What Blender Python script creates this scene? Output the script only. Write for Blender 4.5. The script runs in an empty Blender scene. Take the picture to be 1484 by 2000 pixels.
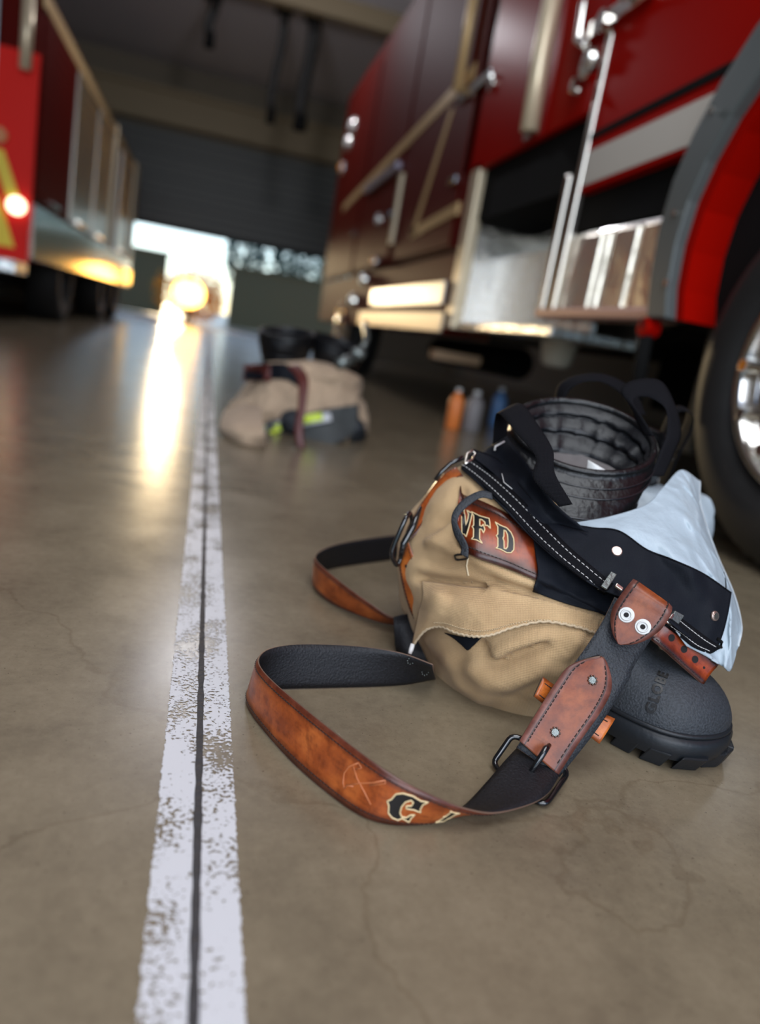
import bpy, bmesh, math, random
import numpy as np
from mathutils import Vector, Matrix, noise
from mathutils.bvhtree import BVHTree
random.seed(7)
SC = bpy.context.scene
COL = SC.collection

# ------------------------------------------------------------------ camera
F = 1450.0            # focal length in pixels of the 1484 x 2000 frame
CH = 0.40             # camera height
_r = math.radians(9.9)
_d = Vector((409-742, 1000-605, -F))
_up = Vector((math.sin(_r), math.cos(_r), (395*math.cos(_r)-333*math.sin(_r))/F)).normalized()
_d.normalize()
_rt = _d.cross(_up)
MW = Matrix((_rt, _d, _up))            # camera axes -> world
CAM = Vector((0, 0, CH))
cd = bpy.data.cameras.new('camera'); cam = bpy.data.objects.new('camera', cd); COL.objects.link(cam)
cam.matrix_world = Matrix.Translation(CAM) @ MW.to_4x4()
cd.sensor_fit = 'VERTICAL'; cd.sensor_height = 36; cd.lens = F/2000*36
cd.clip_start = 0.02; cd.clip_end = 500
cd.dof.use_dof = True; cd.dof.focus_distance = 0.78; cd.dof.aperture_fstop = 2.2
cd.dof.aperture_blades = 0
SC.camera = cam

# ------------------------------------------------------------------ exposure, world, lights
SC.view_settings.view_transform = 'Standard'; SC.view_settings.look = 'None'
SC.view_settings.gamma = 1; SC.view_settings.use_curve_mapping = False
SC.view_settings.exposure = 0.0
W = bpy.data.worlds.new('sky'); SC.world = W; W.use_nodes = True
wn = W.node_tree; bg = wn.nodes['Background']
sky = wn.nodes.new('ShaderNodeTexSky'); sky.sky_type = 'NISHITA'; sky.sun_disc = False
sky.sun_elevation = math.radians(24); sky.sun_rotation = math.radians(-4)
sky.air_density = 1.0; sky.dust_density = .6; sky.ozone_density = 3.0
tint = wn.nodes.new('ShaderNodeMix'); tint.data_type = 'RGBA'; tint.blend_type = 'MULTIPLY'; tint.inputs['Factor'].default_value = 1
tint.inputs['B'].default_value = (.72, .92, 1.15, 1); wn.links.new(sky.outputs[0], tint.inputs['A'])
wn.links.new(tint.outputs['Result'], bg.inputs[0]); bg.inputs[1].default_value = 0.16

def pix_dir(x, y): return (MW @ Vector((x-742, 1000-y, -F))).normalized()
def light(name, kind, loc, rot, **k):
    l = bpy.data.lights.new(name, kind); o = bpy.data.objects.new(name, l); COL.objects.link(o)
    o.location = loc; o.rotation_euler = rot
    for a, v in k.items(): setattr(l, a, v)
    return o
sd = pix_dir(342, 492)
s = light('sun', 'SUN', (0, 30, 20), (0, 0, 0), energy=.8, angle=math.radians(2.5), color=(1, .76, .44))
s.rotation_euler = sd.to_track_quat('Z', 'Y').to_euler()
# daylight through the open bay door behind the camera, and unseen lights overhead in the bay
light('bay_door_daylight', 'AREA', (-0.3, -2.6, 2.0), (math.radians(92), 0, math.radians(-4)), energy=190, shape='RECTANGLE', size=4.0, size_y=3.0, color=(.93, .96, 1))
light('overhead_fill', 'AREA', (0.1, -.2, 3.4), (math.radians(8), math.radians(-4), 0), energy=72, shape='RECTANGLE', size=1.6, size_y=2.4, color=(.90, .95, 1))  # unseen overhead fill, added to light the gear from above
light('rear_bay_light', 'AREA', (0.2, 10.5, 4.45), (0, 0, 0), energy=12, shape='RECTANGLE', size=2.0, size_y=5.0, color=(.85, .9, 1))

for x_, y_, e_ in ((.2, 8.4, 85),):
    light('ceiling_fill', 'POINT', (x_, y_, 3.7), (0, 0, 0), energy=e_, shadow_soft_size=.15, color=(.95, .95, 1))  # unseen point light added to brighten the ceiling

# ------------------------------------------------------------------ pixel helpers (authoring coordinates to world metres)
def ray(x, y): return MW @ Vector((x-742, 1000-y, -F))
def PZ(x, y, z=0.0):
    v = ray(x, y); return CAM + v*((z-CH)/v.z)
def PX(x, y, X):
    v = ray(x, y); return CAM + v*(X/v.x)
def PY(x, y, Y):
    v = ray(x, y); return CAM + v*(Y/v.y)
def PD(x, y, d): return CAM + ray(x, y)*(d/F)
MWT = MW.transposed()
def proj(p):
    c = MWT @ (Vector(p)-CAM); return 742-F*c.x/c.z, 1000+F*c.y/c.z, -c.z

# ------------------------------------------------------------------ materials
def nt(m): return m.node_tree.nodes, m.node_tree.links
def mat(name, col, rough=.5, metal=0, spec=.5, bump=0, bscale=200, bdist=.001, var=0, vscale=6, coat=0, sheen=0, trans=0, contrast=0):
    m = bpy.data.materials.new(name); m.use_nodes = True
    n, l = nt(m); b = n['Principled BSDF']
    b.inputs['Base Color'].default_value = (*col, 1); b.inputs['Roughness'].default_value = rough
    b.inputs['Metallic'].default_value = metal; b.inputs['Specular IOR Level'].default_value = spec
    if coat: b.inputs['Coat Weight'].default_value = coat; b.inputs['Coat Roughness'].default_value = .06
    if sheen: b.inputs['Sheen Weight'].default_value = sheen
    if trans: b.inputs['Transmission Weight'].default_value = trans
    tc = n.new('ShaderNodeTexCoord')
    if var:
        t = n.new('ShaderNodeTexNoise'); t.inputs['Scale'].default_value = vscale; t.inputs['Detail'].default_value = 6
        l.new(tc.outputs['Object'], t.inputs['Vector'])
        mx = n.new('ShaderNodeMix'); mx.data_type = 'RGBA'
        mx.inputs['A'].default_value = (*[c*(1-var) for c in col], 1); mx.inputs['B'].default_value = (*[min(1, c*(1+var)) for c in col], 1)
        mr = n.new('ShaderNodeMapRange'); mr.inputs['From Min'].default_value = .5-(.5-contrast*.4); mr.inputs['From Max'].default_value = .5+(.5-contrast*.4)
        l.new(t.outputs['Fac'], mr.inputs[0]); l.new(mr.outputs[0], mx.inputs['Factor']); l.new(mx.outputs['Result'], b.inputs['Base Color'])
    if bump:
        t = n.new('ShaderNodeTexNoise'); t.inputs['Scale'].default_value = bscale; t.inputs['Detail'].default_value = 4
        l.new(tc.outputs['Object'], t.inputs['Vector'])
        bp = n.new('ShaderNodeBump'); bp.inputs['Strength'].default_value = bump; bp.inputs['Distance'].default_value = bdist
        l.new(t.outputs['Fac'], bp.inputs['Height']); l.new(bp.outputs['Normal'], b.inputs['Normal'])
    return m
def emis(name, col, st):
    m = mat(name, col, .3); b = m.node_tree.nodes['Principled BSDF']
    b.inputs['Emission Color'].default_value = (*col, 1); b.inputs['Emission Strength'].default_value = st; return m

def ramp(n, pts):
    r = n.new('ShaderNodeValToRGB'); e = r.color_ramp.elements
    while len(e) < len(pts): e.new(.5)
    for i, (p, c) in enumerate(pts):
        e[i].position = p; e[i].color = (*c, 1) if len(c) == 3 else c
    return r

def leather(name, mid, dark, edge_w=.17, line=True, rough=.33, streak=1.0):
    """dyed leather: u in metres along, v 0..1 across; burnished darker edge, fine streaks, scuffs"""
    m = bpy.data.materials.new(name); m.use_nodes = True; n, l = nt(m); b = n['Principled BSDF']
    uv = n.new('ShaderNodeUVMap'); sp = n.new('ShaderNodeSeparateXYZ'); l.new(uv.outputs[0], sp.inputs[0])
    v = sp.outputs['Y']
    a = n.new('ShaderNodeMath'); a.operation = 'SUBTRACT'; l.new(v, a.inputs[0]); a.inputs[1].default_value = .5
    ab = n.new('ShaderNodeMath'); ab.operation = 'ABSOLUTE'; l.new(a.outputs[0], ab.inputs[0])
    tc = n.new('ShaderNodeTexCoord')
    ns = n.new('ShaderNodeTexNoise'); ns.inputs['Scale'].default_value = 45; ns.inputs['Detail'].default_value = 8
    l.new(tc.outputs['Object'], ns.inputs['Vector'])
    ad = n.new('ShaderNodeMath'); ad.operation = 'MULTIPLY_ADD'; l.new(ns.outputs['Fac'], ad.inputs[0]); ad.inputs[1].default_value = .10; l.new(ab.outputs[0], ad.inputs[2])
    r = ramp(n, [(0, mid), (.5-edge_w, mid), (.5-edge_w*.35+.04, dark), (1, dark)]); l.new(ad.outputs[0], r.inputs[0])
    # blotches + streaks along the length
    mp = n.new('ShaderNodeMapping'); mp.inputs['Scale'].default_value = (70, 3.5, 1); l.new(uv.outputs[0], mp.inputs[0])
    n2 = n.new('ShaderNodeTexNoise'); n2.inputs['Scale'].default_value = 1; n2.inputs['Detail'].default_value = 9; n2.inputs['Roughness'].default_value = .7
    l.new(mp.outputs[0], n2.inputs['Vector'])
    mp3 = n.new('ShaderNodeMapping'); mp3.inputs['Scale'].default_value = (40, 14, 1); l.new(uv.outputs[0], mp3.inputs[0])
    n3 = n.new('ShaderNodeTexNoise'); n3.inputs['Scale'].default_value = 1; n3.inputs['Detail'].default_value = 3; l.new(mp3.outputs[0], n3.inputs['Vector'])
    mp4 = n.new('ShaderNodeMapping'); mp4.inputs['Scale'].default_value = (900, 4, 1); l.new(uv.outputs[0], mp4.inputs[0])
    n4 = n.new('ShaderNodeTexNoise'); n4.inputs['Scale'].default_value = 1; n4.inputs['Detail'].default_value = 2; l.new(mp4.outputs[0], n4.inputs['Vector'])
    s1 = n.new('ShaderNodeMath'); s1.operation = 'ADD'; l.new(n3.outputs['Fac'], s1.inputs[0]); l.new(n4.outputs['Fac'], s1.inputs[1])
    s2 = n.new('ShaderNodeMath'); s2.operation = 'MULTIPLY_ADD'; l.new(s1.outputs[0], s2.inputs[0]); s2.inputs[1].default_value = .32*streak; l.new(n2.outputs['Fac'], s2.inputs[2])
    rr = ramp(n, [(.50+.32*(streak-1), (.26, .19, .17)), (.84+.32*(streak-1), (1, 1, 1)), (1.0, (1.0, 1.0, 1.0))]); l.new(s2.outputs[0], rr.inputs[0])
    mx = n.new('ShaderNodeMix'); mx.data_type = 'RGBA'; mx.blend_type = 'MULTIPLY'; mx.inputs['Factor'].default_value = .85
    l.new(r.outputs[0], mx.inputs['A']); l.new(rr.outputs[0], mx.inputs['B'])
    n5 = n.new('ShaderNodeTexNoise'); n5.inputs['Scale'].default_value = 32; n5.inputs['Detail'].default_value = 5; n5.inputs['Roughness'].default_value = .6; l.new(tc.outputs['Object'], n5.inputs['Vector'])
    r5 = ramp(n, [(.34, (.58, .50, .46)), (.50, (1, 1, 1)), (.66, (1.45, 1.75, 1.9))]); l.new(n5.outputs['Fac'], r5.inputs[0])
    m5 = n.new('ShaderNodeMix'); m5.data_type = 'RGBA'; m5.blend_type = 'MULTIPLY'; m5.inputs['Factor'].default_value = .85; l.new(mx.outputs['Result'], m5.inputs['A']); l.new(r5.outputs[0], m5.inputs['B'])
    out = m5.outputs['Result']
    if line:
        c = n.new('ShaderNodeMath'); c.operation = 'COMPARE'; l.new(ab.outputs[0], c.inputs[0]); c.inputs[1].default_value = .385; c.inputs[2].default_value = .012
        m2 = n.new('ShaderNodeMix'); m2.data_type = 'RGBA'; l.new(c.outputs[0], m2.inputs['Factor']); l.new(out, m2.inputs['A']); m2.inputs['B'].default_value = (.035, .012, .008, 1)
        out = m2.outputs['Result']
    l.new(out, b.inputs['Base Color']); b.inputs['Roughness'].default_value = rough
    b.inputs['Specular IOR Level'].default_value = .4; b.inputs['Coat Weight'].default_value = .12; b.inputs['Coat Roughness'].default_value = .2
    bp = n.new('ShaderNodeBump'); bp.inputs['Strength'].default_value = .35; bp.inputs['Distance'].default_value = .0006
    l.new(s2.outputs[0], bp.inputs['Height']); l.new(bp.outputs['Normal'], b.inputs['Normal'])
    return m

def cloth(name, col, scale=900, strength=.5, rough=.85, var=.12, dirt=None):
    """woven cloth: two crossed fine waves plus large soft soiling"""
    m = bpy.data.materials.new(name); m.use_nodes = True; n, l = nt(m); b = n['Principled BSDF']
    tc = n.new('ShaderNodeTexCoord')
    hs = []
    for ax, rot in (('X', (.0, .35, .5)), ('Z', (.15, .1, .2))):
        mp = n.new('ShaderNodeMapping'); mp.inputs['Rotation'].default_value = rot; l.new(tc.outputs['Object'], mp.inputs[0])
        w = n.new('ShaderNodeTexWave'); w.bands_direction = ax; w.inputs['Scale'].default_value = scale/6.283*1.0; w.inputs['Distortion'].default_value = .6
        w.inputs['Detail'].default_value = 1; l.new(mp.outputs[0], w.inputs['Vector']); hs.append(w)
    ad = n.new('ShaderNodeMath'); ad.operation = 'ADD'; l.new(hs[0].outputs['Fac'], ad.inputs[0]); l.new(hs[1].outputs['Fac'], ad.inputs[1])
    t = n.new('ShaderNodeTexNoise'); t.inputs['Scale'].default_value = 11; t.inputs['Detail'].default_value = 5; l.new(tc.outputs['Object'], t.inputs['Vector'])
    d = dirt or [c*(1-var*2) for c in col]
    r = ramp(n, [(.33, d), (.62, col)]); l.new(t.outputs['Fac'], r.inputs[0])
    mm = n.new('ShaderNodeMapRange'); mm.inputs['From Max'].default_value = 2; mm.inputs['To Min'].default_value = .74; mm.inputs['To Max'].default_value = 1.08; l.new(ad.outputs[0], mm.inputs[0])
    vm = n.new('ShaderNodeVectorMath'); vm.operation = 'SCALE'; l.new(r.outputs[0], vm.inputs[0]); l.new(mm.outputs[0], vm.inputs['Scale'])
    l.new(vm.outputs[0], b.inputs['Base Color']); b.inputs['Roughness'].default_value = rough; b.inputs['Specular IOR Level'].default_value = .25 if max(col) > .05 else .08
    b.inputs['Sheen Weight'].default_value = .1 if max(col) > .05 else 0
    bp = n.new('ShaderNodeBump'); bp.inputs['Strength'].default_value = strength; bp.inputs['Distance'].default_value = .0005
    l.new(ad.outputs[0], bp.inputs['Height']); l.new(bp.outputs['Normal'], b.inputs['Normal'])
    return m

M = {}
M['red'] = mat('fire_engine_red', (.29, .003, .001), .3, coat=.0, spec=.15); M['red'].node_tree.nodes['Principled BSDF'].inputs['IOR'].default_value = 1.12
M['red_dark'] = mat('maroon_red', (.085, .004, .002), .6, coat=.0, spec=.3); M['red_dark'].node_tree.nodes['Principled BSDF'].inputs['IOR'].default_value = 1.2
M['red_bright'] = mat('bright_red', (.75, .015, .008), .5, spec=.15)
M['yellow'] = mat('reflective_yellow', (.85, .62, .02), .35)
M['chrome'] = mat('chrome', (.80, .78, .74), .12, 1)
M['steel'] = mat('brushed_steel', (.62, .58, .52), .28, 1, bump=.3, bscale=60, bdist=.002)
M['diamond'] = mat('diamond_plate', (.80, .78, .74), .26, .85, bump=.9, bscale=26, bdist=.012)
M['gold'] = mat('gold_leaf', (.62, .42, .20), .4, .3)
M['cream'] = mat('anodised_cream', (.72, .60, .42), .35, .4)
M['stripe'] = mat('white_stripe', (.50, .46, .40), .45)
M['rubber'] = mat('fender_rubber', (.075, .088, .088), .42)
M['tire'] = mat('tire_rubber', (.007, .0065, .0065), .65, bump=.4, bscale=90)
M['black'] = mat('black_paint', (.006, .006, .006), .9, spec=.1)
M['blackgloss'] = mat('black_enamel', (.006, .006, .007), .12, coat=.6)
M['bootleather'] = mat('black_boot_leather', (.004, .0042, .005), .30, bump=.6, bscale=60, bdist=.004, spec=.35)
M['bootfine'] = mat('black_piping', (.009, .009, .011), .25, bump=.25, bscale=300)
M['bootrubber'] = mat('grey_black_rubber', (.030, .034, .040), .55, spec=.35, bump=1, bscale=420, bdist=.0012, var=.25, vscale=420, contrast=.9)
M['solerubber'] = mat('sole_rubber', (.012, .014, .017), .42, spec=.35, bump=.4, bscale=150)
M['collar'] = mat('padded_collar_leather', (.005, .0055, .007), .34, bump=.4, bscale=160, bdist=.001, spec=.3)
M['lining'] = cloth('grey_lining', (.20, .18, .175), 1100, .7, .95, .25)
M['canvas'] = cloth('tan_canvas', (.60, .405, .215), 1150, .7, .8, .10, dirt=(.42, .27, .135))
M['canvas_far'] = cloth('tan_canvas_far', (.55, .40, .27), 900, .3)
M['blackcloth'] = cloth('black_twill', (.010, .0115, .016), 1500, .3, .55, .1)
M['webbing'] = cloth('black_webbing', (.008, .008, .010), 1300, .8, .7, .1)
M['greyleather'] = mat('charcoal_leather', (.017, .020, .025), .6, bump=1.0, bscale=420, bdist=.0014, var=.45, vscale=650, contrast=.9)
M['innerleather'] = mat('black_inner_leather', (.010, .010, .012), .5, spec=.3, bump=.9, bscale=400, bdist=.0010, var=.35, vscale=600, contrast=.9)
M['leather'] = leather('brown_leather', (.32, .068, .013), (.10, .022, .010), streak=1.3)
M['leather_tab'] = leather('red_brown_leather', (.20, .042, .010), (.15, .05, .036), edge_w=.17, rough=.40, streak=.6)
M['leather_belt'] = leather('dark_belt_leather', (.26, .036, .005), (.045, .008, .003), edge_w=.3, rough=.25)
M['leather_plain'] = leather('orange_leather', (.45, .11, .016), (.28, .07, .016), line=False)
M['edge'] = mat('raw_leather_edge', (.13, .075, .05), .6)
M['thread'] = mat('dark_thread', (.018, .009, .007), .7)
M['whitethread'] = mat('white_thread', (.62, .60, .58), .8)
M['cream_ink'] = mat('cream_outline', (.72, .55, .30), .5)
M['black_ink'] = mat('black_letter', (.006, .005, .005), .4)
M['silver'] = mat('silver_moisture_barrier', (.36, .43, .48), .40, .0, bump=.6, bscale=38, bdist=.006, var=.12, vscale=30)
M['rivet'] = mat('copper_snap', (.62, .46, .40), .3, .9)
M['whiteplastic'] = mat('white_grommet', (.62, .62, .60), .35)
M['clip'] = mat('worn_clip_metal', (.17, .19, .18), .35, .7, bump=.5, bscale=300)
M['hole'] = mat('punched_hole', (.004, .003, .003), .8)
M['ceiling'] = mat('ceiling_paint', (.62, .60, .64), .8)
M['wall'] = mat('wall_block', (.20, .17, .13), .85, bump=.3, bscale=12)
M['beam'] = mat('steel_beam_paint', (.26, .20, .12), .6)
M['door'] = mat('door_panel', (.055, .058, .06), .5)
M['rib'] = mat('door_rib_paint', (.13, .13, .125), .5)
M['hose'] = mat('exhaust_hose', (.018, .016, .015), .6)
M['amber'] = mat('amber_lens', (.9, .30, .03), .15, trans=.3)
M['maroonleather'] = mat('maroon_leather', (.09, .018, .014), .4)
M['lime'] = mat('lime_reflective', (.60, .75, .05), .4)
M['silvertape'] = mat('silver_reflective', (.6, .62, .64), .35)
M['teal'] = mat('tree_leaf', (.16, .34, .26), .7, var=.3, vscale=2)
M['asphalt'] = mat('driveway_concrete', (.30, .23, .13), .38, bump=.4, bscale=8)
M['roadwall'] = mat('boundary_block', (.30, .22, .10), .7)
M['bucket'] = mat('white_bucket_plastic', (.62, .58, .48), .4)
M['wood'] = mat('pale_wood', (.62, .40, .24), .6)
M['orange'] = mat('orange_plastic', (.75, .20, .04), .4)
M['blue'] = mat('blue_plastic', (.10, .22, .45), .4)
M['greyplastic'] = mat('grey_plastic', (.22, .2, .2), .5)

# floor: sealed concrete
def floor_mat():
    m = bpy.data.materials.new('sealed_concrete'); m.use_nodes = True; n, l = nt(m); b = n['Principled BSDF']
    tc = n.new('ShaderNodeTexCoord')
    def noise_(sc, det=8, ro=.6, dist=0):
        t = n.new('ShaderNodeTexNoise'); t.inputs['Scale'].default_value = sc; t.inputs['Detail'].default_value = det
        t.inputs['Roughness'].default_value = ro; t.inputs['Distortion'].default_value = dist
        l.new(tc.outputs['Object'], t.inputs['Vector']); return t.outputs['Fac']
    a, f, sp = noise_(7, 8, .6, .4), noise_(70, 9, .8), noise_(260, 2, .5)
    r1 = ramp(n, [(.30, (.128, .100, .066)), (.52, (.188, .150, .098)), (.75, (.245, .198, .133))])
    ad = n.new('ShaderNodeMath'); ad.operation = 'MULTIPLY_ADD'; l.new(f, ad.inputs[0]); ad.inputs[1].default_value = .55
    sb = n.new('ShaderNodeMath'); sb.operation = 'MULTIPLY_ADD'; l.new(a, sb.inputs[0]); sb.inputs[1].default_value = .6; sb.inputs[2].default_value = -.08
    l.new(sb.outputs[0], ad.inputs[2]); l.new(ad.outputs[0], r1.inputs[0])
    rs = ramp(n, [(.24, (.35, .32, .30)), (.33, (1, 1, 1))]); l.new(sp, rs.inputs[0])
    mx = n.new('ShaderNodeMix'); mx.data_type = 'RGBA'; mx.blend_type = 'MULTIPLY'; mx.inputs['Factor'].default_value = .8
    l.new(r1.outputs[0], mx.inputs['A']); l.new(rs.outputs[0], mx.inputs['B'])
    # hairline cracks
    vo = n.new('ShaderNodeTexVoronoi'); vo.feature = 'DISTANCE_TO_EDGE'; vo.inputs['Scale'].default_value = .9
    wn_ = n.new('ShaderNodeTexNoise'); wn_.inputs['Scale'].default_value = 5; wn_.inputs['Detail'].default_value = 6; l.new(tc.outputs['Object'], wn_.inputs['Vector'])
    va = n.new('ShaderNodeVectorMath'); va.operation = 'SCALE'; va.inputs['Scale'].default_value = .25; l.new(wn_.outputs['Color'], va.inputs[0])
    vb = n.new('ShaderNodeVectorMath'); vb.operation = 'ADD'; l.new(va.outputs[0], vb.inputs[0]); l.new(tc.outputs['Object'], vb.inputs[1]); l.new(vb.outputs[0], vo.inputs['Vector'])
    rc = ramp(n, [(.0, (.80, .77, .74)), (.0035, (1, 1, 1))]); l.new(vo.outputs['Distance'], rc.inputs[0])
    m3 = n.new('ShaderNodeMix'); m3.data_type = 'RGBA'; m3.blend_type = 'MULTIPLY'; m3.inputs['Factor'].default_value = .8
    l.new(mx.outputs['Result'], m3.inputs['A']); l.new(rc.outputs[0], m3.inputs['B']); l.new(m3.outputs['Result'], b.inputs['Base Color'])
    rr = n.new('ShaderNodeMapRange'); rr.inputs['To Min'].default_value = .15; rr.inputs['To Max'].default_value = .30; l.new(a, rr.inputs[0]); l.new(rr.outputs[0], b.inputs['Roughness'])
    bp = n.new('ShaderNodeBump'); bp.inputs['Strength'].default_value = .12; bp.inputs['Distance'].default_value = .001; l.new(f, bp.inputs['Height']); l.new(bp.outputs['Normal'], b.inputs['Normal'])
    return m
M['floor'] = floor_mat()

def paint_mat():
    """worn white floor paint: bare concrete shows through as true gaps in the paint film"""
    m = bpy.data.materials.new('worn_white_paint'); m.use_nodes = True; n, l = nt(m); b = n['Principled BSDF']
    b.inputs['Base Color'].default_value = (.58, .58, .60, 1); b.inputs['Roughness'].default_value = .5
    tc = n.new('ShaderNodeTexCoord'); uv = n.new('ShaderNodeUVMap')
    def nz(sx, sy, det, ro):
        mp = n.new('ShaderNodeMapping'); mp.inputs['Scale'].default_value = (sx, sy, 1); l.new(tc.outputs['Object'], mp.inputs[0])
        t = n.new('ShaderNodeTexNoise'); t.inputs['Scale'].default_value = 1; t.inputs['Detail'].default_value = det; t.inputs['Roughness'].default_value = ro
        l.new(mp.outputs[0], t.inputs['Vector']); return t.outputs['Fac']
    chips = nz(210, 260, 3, .6); area = nz(12, 9, 3, .6); edge = nz(90, 120, 4, .7)
    sp = n.new('ShaderNodeSeparateXYZ'); l.new(uv.outputs[0], sp.inputs[0])
    a = n.new('ShaderNodeMath'); a.operation = 'SUBTRACT'; l.new(sp.outputs['X'], a.inputs[0]); a.inputs[1].default_value = .5
    ab = n.new('ShaderNodeMath'); ab.operation = 'ABSOLUTE'; l.new(a.outputs[0], ab.inputs[0])
    # outer edge ragged: |u-.5| + .1*noise < .5 ; chipping strongest where area is high
    e1 = n.new('ShaderNodeMath'); e1.operation = 'MULTIPLY_ADD'; l.new(edge, e1.inputs[0]); e1.inputs[1].default_value = .13; l.new(ab.outputs[0], e1.inputs[2])
    em = n.new('ShaderNodeMath'); em.operation = 'LESS_THAN'; l.new(e1.outputs[0], em.inputs[0]); em.inputs[1].default_value = .545
    c1 = n.new('ShaderNodeMath'); c1.operation = 'MULTIPLY_ADD'; l.new(area, c1.inputs[0]); c1.inputs[1].default_value = 1.05; l.new(chips, c1.inputs[2])
    cm = n.new('ShaderNodeMath'); cm.operation = 'LESS_THAN'; l.new(c1.outputs[0], cm.inputs[0]); cm.inputs[1].default_value = 1.10
    mu = n.new('ShaderNodeMath'); mu.operation = 'MULTIPLY'; l.new(em.outputs[0], mu.inputs[0]); l.new(cm.outputs[0], mu.inputs[1])
    l.new(mu.outputs[0], b.inputs['Alpha'])
    return m
M['paint'] = paint_mat()

# ------------------------------------------------------------------ object helpers
def mk(name, me, m=None, parent=None, smooth=True, bevel=0):
    o = bpy.data.objects.new(name, me); COL.objects.link(o)
    if m is not None:
        for x in (m if isinstance(m, (list, tuple)) else [m]): me.materials.append(x)
    if smooth:
        for p in me.polygons: p.use_smooth = True
    if bevel:
        b = o.modifiers.new('bevel', 'BEVEL'); b.width = bevel; b.segments = 2; b.limit_method = 'ANGLE'
    if parent:
        o.parent = parent
        if parent.type == 'EMPTY': o.matrix_parent_inverse = Matrix.Translation(-parent.location)
    return o
def mesh(name, verts, faces):
    me = bpy.data.meshes.new(name); me.from_pydata([tuple(v) for v in verts], [], faces); me.update(); return me
def root(name, loc, label, cat, group=None):
    o = bpy.data.objects.new(name, None); COL.objects.link(o); o.location = loc; o.empty_display_size = .05
    return tag(o, label, cat, group)
def tag(o, label=None, cat=None, group=None, kind=None):
    if label: o['label'] = label
    if cat: o['category'] = cat
    if group: o['group'] = group
    if kind: o['kind'] = kind
    return o

class MB:
    """collects shapes into one mesh"""
    def __init__(s): s.v = []; s.f = []
    def add(s, vs, fs):
        k = len(s.v); s.v += [Vector(v) for v in vs]; s.f += [tuple(i+k for i in f) for f in fs]; return s
    def box(s, x0, x1, y0, y1, z0, z1):
        return s.add([(x0,y0,z0),(x1,y0,z0),(x1,y1,z0),(x0,y1,z0),(x0,y0,z1),(x1,y0,z1),(x1,y1,z1),(x0,y1,z1)],
                     [(0,3,2,1),(4,5,6,7),(0,1,5,4),(1,2,6,5),(2,3,7,6),(3,0,4,7)])
    def prism(s, poly, axis, a, b):
        """poly of 2-D points extruded along axis from a to b. axis x: (y,z); y: (x,z); z: (x,y)"""
        def p3(p, t): return {'x': (t, p[0], p[1]), 'y': (p[0], t, p[1]), 'z': (p[0], p[1], t)}[axis]
        n = len(poly); vs = [p3(p, a) for p in poly]+[p3(p, b) for p in poly]
        return s.add(vs, [tuple(range(n))[::-1], tuple(range(n, 2*n))]+[(i, (i+1) % n, n+(i+1) % n, n+i) for i in range(n)])
    def tube(s, pts, r, n=10, closed=False, rs=None):
        pts = [Vector(p) for p in pts]; N = len(pts); rings = []
        prev = None
        for i, p in enumerate(pts):
            a = pts[(i-1) % N] if (closed or i > 0) else p; b = pts[(i+1) % N] if (closed or i < N-1) else p
            t = (b-a).normalized()
            if prev is None:
                u = t.orthogonal().normalized()
            else:
                u = (prev-t*prev.dot(t)).normalized()
            prev = u; w = t.cross(u); rr = rs[i] if rs else r
            rings.append([p+(u*math.cos(2*math.pi*k/n)+w*math.sin(2*math.pi*k/n))*rr for k in range(n)])
        vs = [v for q in rings for v in q]; fs = []
        for i in range(N if closed else N-1):
            for k in range(n):
                fs.append((i*n+k, i*n+(k+1) % n, ((i+1) % N)*n+(k+1) % n, ((i+1) % N)*n+k))
        if not closed: fs += [tuple(range(n))[::-1], tuple(range((N-1)*n, N*n))]
        return s.add(vs, fs)
    def cyl(s, c, axis, r, h, n=24, r2=None):
        c = Vector(c); a = Vector(axis).normalized(); return s.tube([c, c+a*h], r, n, rs=[r, r if r2 is None else r2])
    def loft(s, rings, cap0=False, cap1=False):
        n = len(rings[0]); vs = [v for q in rings for v in q]; fs = []
        for i in range(len(rings)-1):
            for k in range(n): fs.append((i*n+k, i*n+(k+1) % n, (i+1)*n+(k+1) % n, (i+1)*n+k))
        if cap0: fs.append(tuple(range(n))[::-1])
        if cap1: fs.append(tuple(range((len(rings)-1)*n, len(rings)*n)))
        return s.add(vs, fs)
    def ico(s, c, r, sq=(1, 1, 1), jit=0, sub=2, seed=0):
        bm = bmesh.new(); bmesh.ops.create_icosphere(bm, subdivisions=sub, radius=1)
        c = Vector(c); vs = []
        for v in bm.verts:
            k = r*(1+jit*noise.noise(v.co*1.7+Vector((seed, seed*.7, 0))))
            vs.append(c+Vector((v.co.x*sq[0], v.co.y*sq[1], v.co.z*sq[2]))*k)
        fs = [tuple(x.index for x in f.verts) for f in bm.faces]; bm.free(); return s.add(vs, fs)
    def build(s, name, m, parent=None, smooth=False, bevel=0, kind=None, recalc=True):
        me = mesh(name, s.v, s.f)
        if recalc:
            bm = bmesh.new(); bm.from_mesh(me); bmesh.ops.recalc_face_normals(bm, faces=bm.faces); bm.to_mesh(me); bm.free()
        o = mk(name, me, m, parent, smooth, bevel)
        if kind: o['kind'] = kind
        return o

def catmull(P, t):
    """P list of numpy arrays, t in [0, len-1]"""
    n = len(P); i = min(int(t), n-2); f = t-i
    p0 = P[i-1] if i > 0 else 2*P[0]-P[1]; p1 = P[i]; p2 = P[i+1]; p3 = P[i+2] if i+2 < n else 2*P[n-1]-P[n-2]
    return .5*((2*p1)+(-p0+p2)*f+(2*p0-5*p1+4*p2-p3)*f*f+(-p0+3*p1-3*p2+p3)*f**3)

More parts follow.
